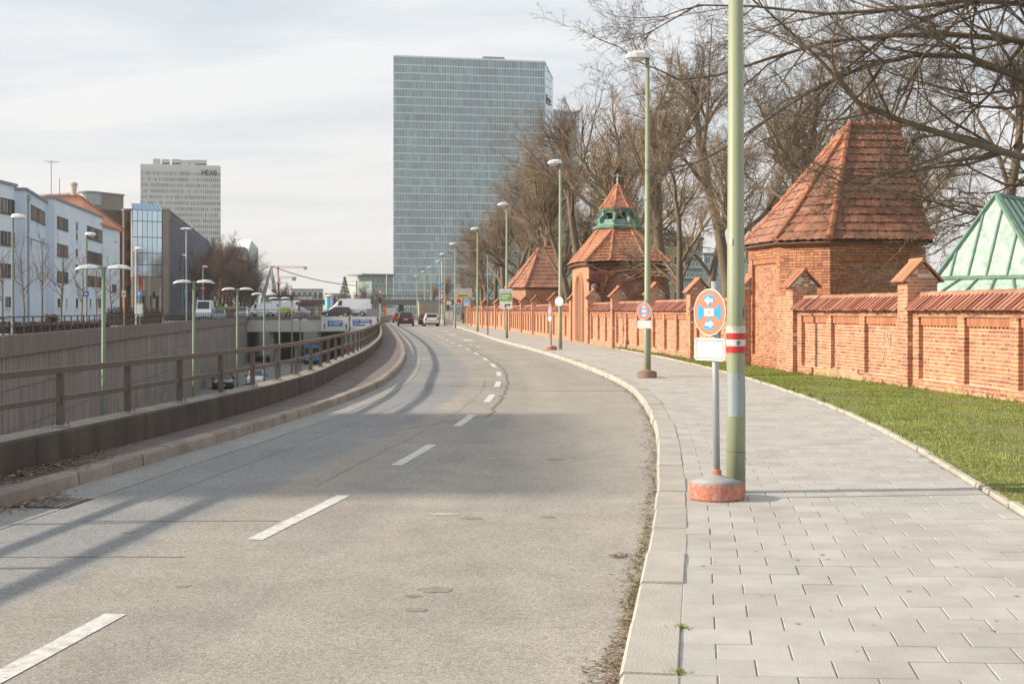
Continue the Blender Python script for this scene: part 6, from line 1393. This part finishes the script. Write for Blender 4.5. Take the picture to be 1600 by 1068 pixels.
T = [(pa, 11.9, 39.8, .80, .3, 'thick-trunked bare tree just right of the big lodge roof'), (pb, 12.5, 56, .95, 1.2, 'tall bare tree rising behind the big lodge'), (pd, 15.5, 66, 1.05, 2.2, 'bare tree behind the big lodge, further back'), (pc, 8.8, 49, .78, 4.0, 'bare tree left of the big lodge, behind the thick green pole'),
     (pb, 9.0, 74, 1.0, 3.3, 'bare tree between the thick green pole and the second lamp'), (pd, 20, 52, 1.0, 5.0, 'bare tree behind the copper-roofed chapel'), (pa, 22, 75, 1.15, 1.0, 'bare tree far behind the copper-roofed chapel'), (pc, 16, 90, 1.2, 2.0, 'distant bare tree behind the big lodge roof'),
     (pb, 6.5, 90, 1.0, .7, 'tall forked bare tree right behind the lantern gatehouse'), (pa, 10.5, 105, 1.15, 2.9, 'bare tree right of the lantern gatehouse, behind it'), (pd, 5.8, 108, 1.2, 4.4, 'bare tree beside the lantern finial'), (pc, 4.4, 92, .95, 5.6, 'bare tree left of the lantern gatehouse roof'),
     (pb, 3.2, 118, 1.12, 1.9, 'bare tree behind the small far lodge'), (pd, 1.6, 128, 1.0, .2, 'dense bare tree above the small far lodge roof'), (pa, 5.2, 140, 1.15, 3.8, 'bare tree behind the dense one above the far lodge'), (pc, -.4, 138, 1.0, 2.5, 'bare tree left of the small far lodge'),
     (pb, 1.5, 156, 1.0, 5.2, 'bare tree before the right edge of the tall glass tower'), (pa, -2.0, 158, .9, 1.4, 'bare tree overlapping the lower glass tower'), (pd, -3.2, 176, .85, 3.0, 'low bare tree overlapping the lower glass tower, left of the others'), (pc, -5.4, 196, .75, .9, 'small bare tree behind the white cabinet'),
     (pb, 27, 95, 1.2, 4.1, 'distant bare tree behind the chapel ridge'), (pa, 13, 125, 1.2, 5.9, 'distant bare tree between second lamp and thick pole'), (pc, 8, 135, 1.1, 3.5, 'distant bare tree behind the gatehouse'), (pd, 13.5, 80, 1.15, 3.7, 'bare tree behind the big lodge, left of its ridge')]
for t in T: put(*t)
EX = [(pd, .9, 121, .85, .9, 'low bare tree left of the far lodge ridge'), (pa, 2.6, 146, 1.1, 4.6, 'bare tree above and behind the far lodge, further back'), (pb, -1.0, 150, .95, 2.2, 'bare tree left of the far lodge, before the glass tower'), (pc, -2.6, 164, .9, 5.1, 'bare tree before the lower right of the glass tower'), (pa, 4.6, 168, 1.25, .4, 'tall distant bare tree at the right edge of the glass tower'), (pd, -4.4, 188, .85, 1.9, 'bare tree above the direction board'), (pc, 5.0, 122, 1.0, 2.7, 'bare tree between far lodge and lantern gatehouse'), (pb, 9.5, 118, 1.0, 5.5, 'bare tree right behind the gatehouse roof, further back'), (pa, 8.2, 62, .78, 1.1, 'slim bare tree before the ochre building'), (pd, 17, 110, 1.3, .6, 'distant bare tree behind the thick green pole'), (pc, 19, 64, 1.0, 3.0, 'bare tree right of the big lodge, behind its ridge')]
for t in EX: put(*t)
for n_, (X, Y, s) in enumerate(((-9.5, 240, .75), (-13.5, 262, .7), (-17, 285, .6))): put(pb, X, Y, s, n_*1.7, ('reddish', 'low', 'small')[n_] + ' bare tree at the foot of the tall tower, ' + ('nearest of three', 'middle of three', 'last of three')[n_])
# big near tree on the right edge, its limbs reaching over the wall
Y0 = 26.5; base = Vector((20.7, 33.6, .12))
def lp(pts): return [at(px, py, 33.3 + (Y-26.5)*.35) - base for px, py, Y in pts]
trunk = [Vector((0,0,0)), Vector((.05,0,2)), Vector((-.1,0,4)), Vector((.05,.1,6)), Vector((.1,0,8.5)), Vector((0,.1,14))]
limbs = [(lp([(2035,240,27.5),(1820,300,27),(1680,262,26.5),(1600,246,26.2),(1500,218,26),(1400,186,25.6),(1340,160,25.4),(1285,98,25.2),(1225,40,25)]), .145),
         (lp([(2035,160,27.5),(1820,150,27.2),(1680,150,27),(1600,124,26.8),(1510,88,26.6),(1430,86,26.4),(1350,104,26.2),(1270,140,26),(1200,185,25.8),(1130,232,25.7)]), .125),
         (lp([(2035,80,27.5),(1800,70,28),(1660,76,28.2),(1580,62,28.4),(1490,54,28.4),(1380,56,28.2),(1290,66,28),(1200,92,27.8),(1120,118,27.6),(1060,124,27.5)]), .11),
         (lp([(2035,0,27.5),(1850,-60,27),(1680,-50,26.8),(1570,-10,26.6),(1470,20,26.5),(1380,60,26.2),(1300,125,26),(1235,200,26)]), .10),
         (lp([(2035,40,27.5),(1800,10,26.5),(1640,10,26),(1520,0,25.6),(1400,15,25.4),(1290,22,25.2),(1180,10,25),(1090,8,25)]), .095),
         (lp([(2035,200,27.5),(1850,220,28.5),(1700,330,29.5),(1600,350,30.2),(1500,330,30.6),(1420,300,31),(1330,290,31)]), .09),
         (lp([(2035,120,27.5),(1780,60,25),(1650,30,24),(1560,-30,23.5),(1480,-80,23),(1380,-110,23)]), .12)]
tr, tw = grow(77, 18, .46, [(0, .5, .2, .7), (15, .27, .30, .75), (9, .46, .42, .78), (7, .5, .55, .85), (4, .55, .6, .9)], limbs, trunk, trop=.035)
nt_ = empty('bare_tree', base, 'big near bare tree whose dark limbs reach in from the right edge over the lodge', 'tree', cem); tr.build('trunk', BARK, nt_, org=(0,0,0), smooth=True); tw.build('crown', TWIGD, nt_, org=(0,0,0))
# thin street trees before the blue buildings
sg = 'young bare trees along the side street'
SPL = [(13, .40, .10, .75), (6, .48, .22, .65), (4, .5, .3, .7)]
pl = tree_proto(5, 9.5, .085, SPL, TWIGD, TWIGD, 'x', .07); pl2 = tree_proto(9, 10, .08, SPL, TWIGD, TWIGD, 'x', .07)
for i, (px, Y, s, lb) in enumerate(((38, 95, .92, 'young bare tree before the downpipe of the blue building'), (66, 97, 1.02, 'young bare tree in front of the second blue building'), (96, 100, .95, 'young bare tree before the first window column of the long blue building'), (127, 112, .95, 'young bare tree before the narrow stair windows'), (151, 116, .90, 'young bare tree before the last window column of the long blue building'), (176, 120, .92, 'young bare tree before the house with the orange roof'), (4, 85, .85, 'young bare tree at the left edge before the blue building'))):
    put(pl if i % 2 else pl2, (px-800)/F*Y, Y, s, i*1.3, lb, sg, .5)
# reddish shrubs and trees behind the vans
SPS = [(20, .62, .14, .62), (12, .50, .26, .6), (9, .5, .36, .7), (6, .55, .45, .8)]
p1 = tree_proto(61, 13.5, .20, SPS, TWIGR, TWIGR, 'x', .05, .08); p2 = tree_proto(67, 15, .18, SPS, TWIGR, TWIGR, 'x', .07, .10); used.clear()
sgr = 'bare bushy trees behind the parked vans'
for px, Y, s, pr_, lb in ((318, 205, .80, p1, 'reddish bushy bare tree behind the high-roofed white van'), (340, 214, 1.12, p2, 'tallest reddish bare tree behind the parked cars'), (358, 222, 1.15, p1, 'wide reddish bare tree behind the green skip'), (374, 232, 1.0, p2, 'reddish bare tree right of the tallest one'), (388, 240, .78, p1, 'low reddish bare tree before the slim glass tower'), (330, 250, 1.2, p2, 'pale bare tree top before the stone building'), (440, 300, .78, p1, 'round bare tree beyond the white vans'), (452, 330, .66, p2, 'small bare tree right of the round one'), (428, 330, .6, p2, 'small bare tree left of the round one'), (305, 212, .62, p1, 'low reddish bare tree left of the high-roofed white van'), (348, 262, 1.35, p1, 'tall pale topped bare tree behind the reddish ones'), (364, 250, 1.3, p2, 'tall bare tree before the rounded gable building'), (381, 262, 1.12, p1, 'reddish bare tree directly before the rounded gable'), (394, 268, .9, p2, 'last reddish bare tree of the clump, by the slim glass tower'), (326, 232, 1.0, p1, 'reddish bare tree before the dark panelled building end'), (370, 212, .85, p2, 'low reddish bare tree behind the white off-road car'), (585, 380, .62, p1, 'low bare tree before the green glass building'), (572, 420, .85, p2, 'slim bare tree on the horizon'), (560, 450, .7, p1, 'orange brown bare tree on the horizon'), (600, 360, .55, p1, 'low bare bush under the green glass building')):
    put(pr_, (px-800)/F*Y, Y, s, px*.37, lb, sgr, .3)
# conifer
cf = empty('conifer', (at(538.5, 0, 440).x, 440, 0), 'small pointed conifer alone on the horizon', 'tree'); MB().tube([(0,0,0),(0,0,11)], [.3,.1], 6).build('trunk', BARK, cf, org=O0); m = MB(); hc = zat(431, 440)
for k in range(700):
    t = rnd.random()**.7; z = hc*(1-t*.72); r_ = t*2.6*rnd.uniform(.5, 1.05); a = rnd.uniform(0, 6.28); c = Vector((math.cos(a)*r_, math.sin(a)*r_, z)); m.add([c, c + Vector((math.cos(a)*.6, math.sin(a)*.6, -.35)), c + Vector((-math.sin(a)*.35, math.cos(a)*.35, -.2))], [(0,1,2)])
m.build('crown', M('conifer_green', (.05,.085,.06), .9, rand=.4), cf, org=O0)
# hedges along the side street
def hedge(px0, px1, Y, h, label, n=1600, dp=1.0):
    a, b = (px0-800)/F*Y, (px1-800)/F*Y; root = empty('hedge', ((a+b)/2, Y, .5), label, 'hedge'); m = MB()
    for k in range(n):
        x, y, z = rnd.uniform(a, b), Y + rnd.uniform(-dp/2, dp/2), .5 + h*rnd.random()**.6*(.85 + .15*math.sin(rnd.random()*9)); an = rnd.uniform(0, 6.28); s = rnd.uniform(.06, .16)
        m.add([(x,y,z), (x+math.cos(an)*s, y+math.sin(an)*s, z+s*.8), (x-math.sin(an)*s*.7, y+math.cos(an)*s*.7, z+s*.4)], [(0,1,2)])
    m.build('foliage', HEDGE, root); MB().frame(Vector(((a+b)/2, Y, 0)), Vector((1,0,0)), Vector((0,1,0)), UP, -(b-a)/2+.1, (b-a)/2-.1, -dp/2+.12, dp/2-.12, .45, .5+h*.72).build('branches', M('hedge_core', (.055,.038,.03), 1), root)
hedge(-5, 170, 72, .62, 'long low brown hedge before the blue buildings', 4200, 1.2); hedge(168, 252, 112, 1.55, 'tall brown clipped hedge before the glass-fronted building', 3200, 1.6); hedge(72, 90, 80, 1.0, 'small reddish bush in front of the blue building', 700); hedge(258, 300, 168, .8, 'low greenish bank before the dark panelled building', 900, 2)
# bicycle stand by the left edge
bc = empty('bicycle', (at(6, 0, 66).x, 66, .5), 'bicycle parked at the left edge before the hedge', 'bicycle')
for x in (-.5, .5):
    m = MB(); m.tube([(x + math.cos(2*math.pi*k/18)*.34, 0, .35 + math.sin(2*math.pi*k/18)*.34) for k in range(19)], .025, 5, False)
    for k in range(6): m.tube([(x, 0, .35), (x + math.cos(k*1.05)*.33, 0, .35 + math.sin(k*1.05)*.33)], .006, 3)
    m.build('wheel', TYRE, bc, org=O0)
m = MB()
for p_, q_ in (((-.5,0,.35),(-.1,0,.35)),((-.1,0,.35),(-.25,0,.85)),((-.25,0,.85),(.38,0,.85)),((-.1,0,.35),(.38,0,.85)),((.5,0,.35),(.36,0,1.0)),((-.5,0,.35),(-.22,0,.75))): m.tube([p_, q_], .022, 6)
m.build('frame', DFRAME, bc, org=O0); MB().box(-.38,-.12,-.07,.07,.88,.94).build('saddle', BLACK, bc, org=O0); MB().tube([(.34,-.28,1.03),(.36,0,1.0),(.34,.28,1.03)], .018, 6).build('handlebar', DFRAME, bc, org=O0)

# thin winter haze: one closed box of even density round the camera and the whole scene
hm_ = bpy.data.materials.new('haze'); hm_.use_nodes = True; t_ = hm_.node_tree; t_.nodes.clear(); ho = N(t_, 'ShaderNodeOutputMaterial'); hv = N(t_, 'ShaderNodeVolumePrincipled'); hv.inputs['Color'].default_value = (.93, .95, 1, 1); hv.inputs['Density'].default_value = .0002; hv.inputs['Anisotropy'].default_value = .2; t_.links.new(hv.outputs[0], ho.inputs['Volume'])
hz = MB().box(-6000, 6000, -6000, 6000, -8, 140).build('haze', hm_, kind='stuff'); hz['label'] = 'thin pale haze over the whole place'
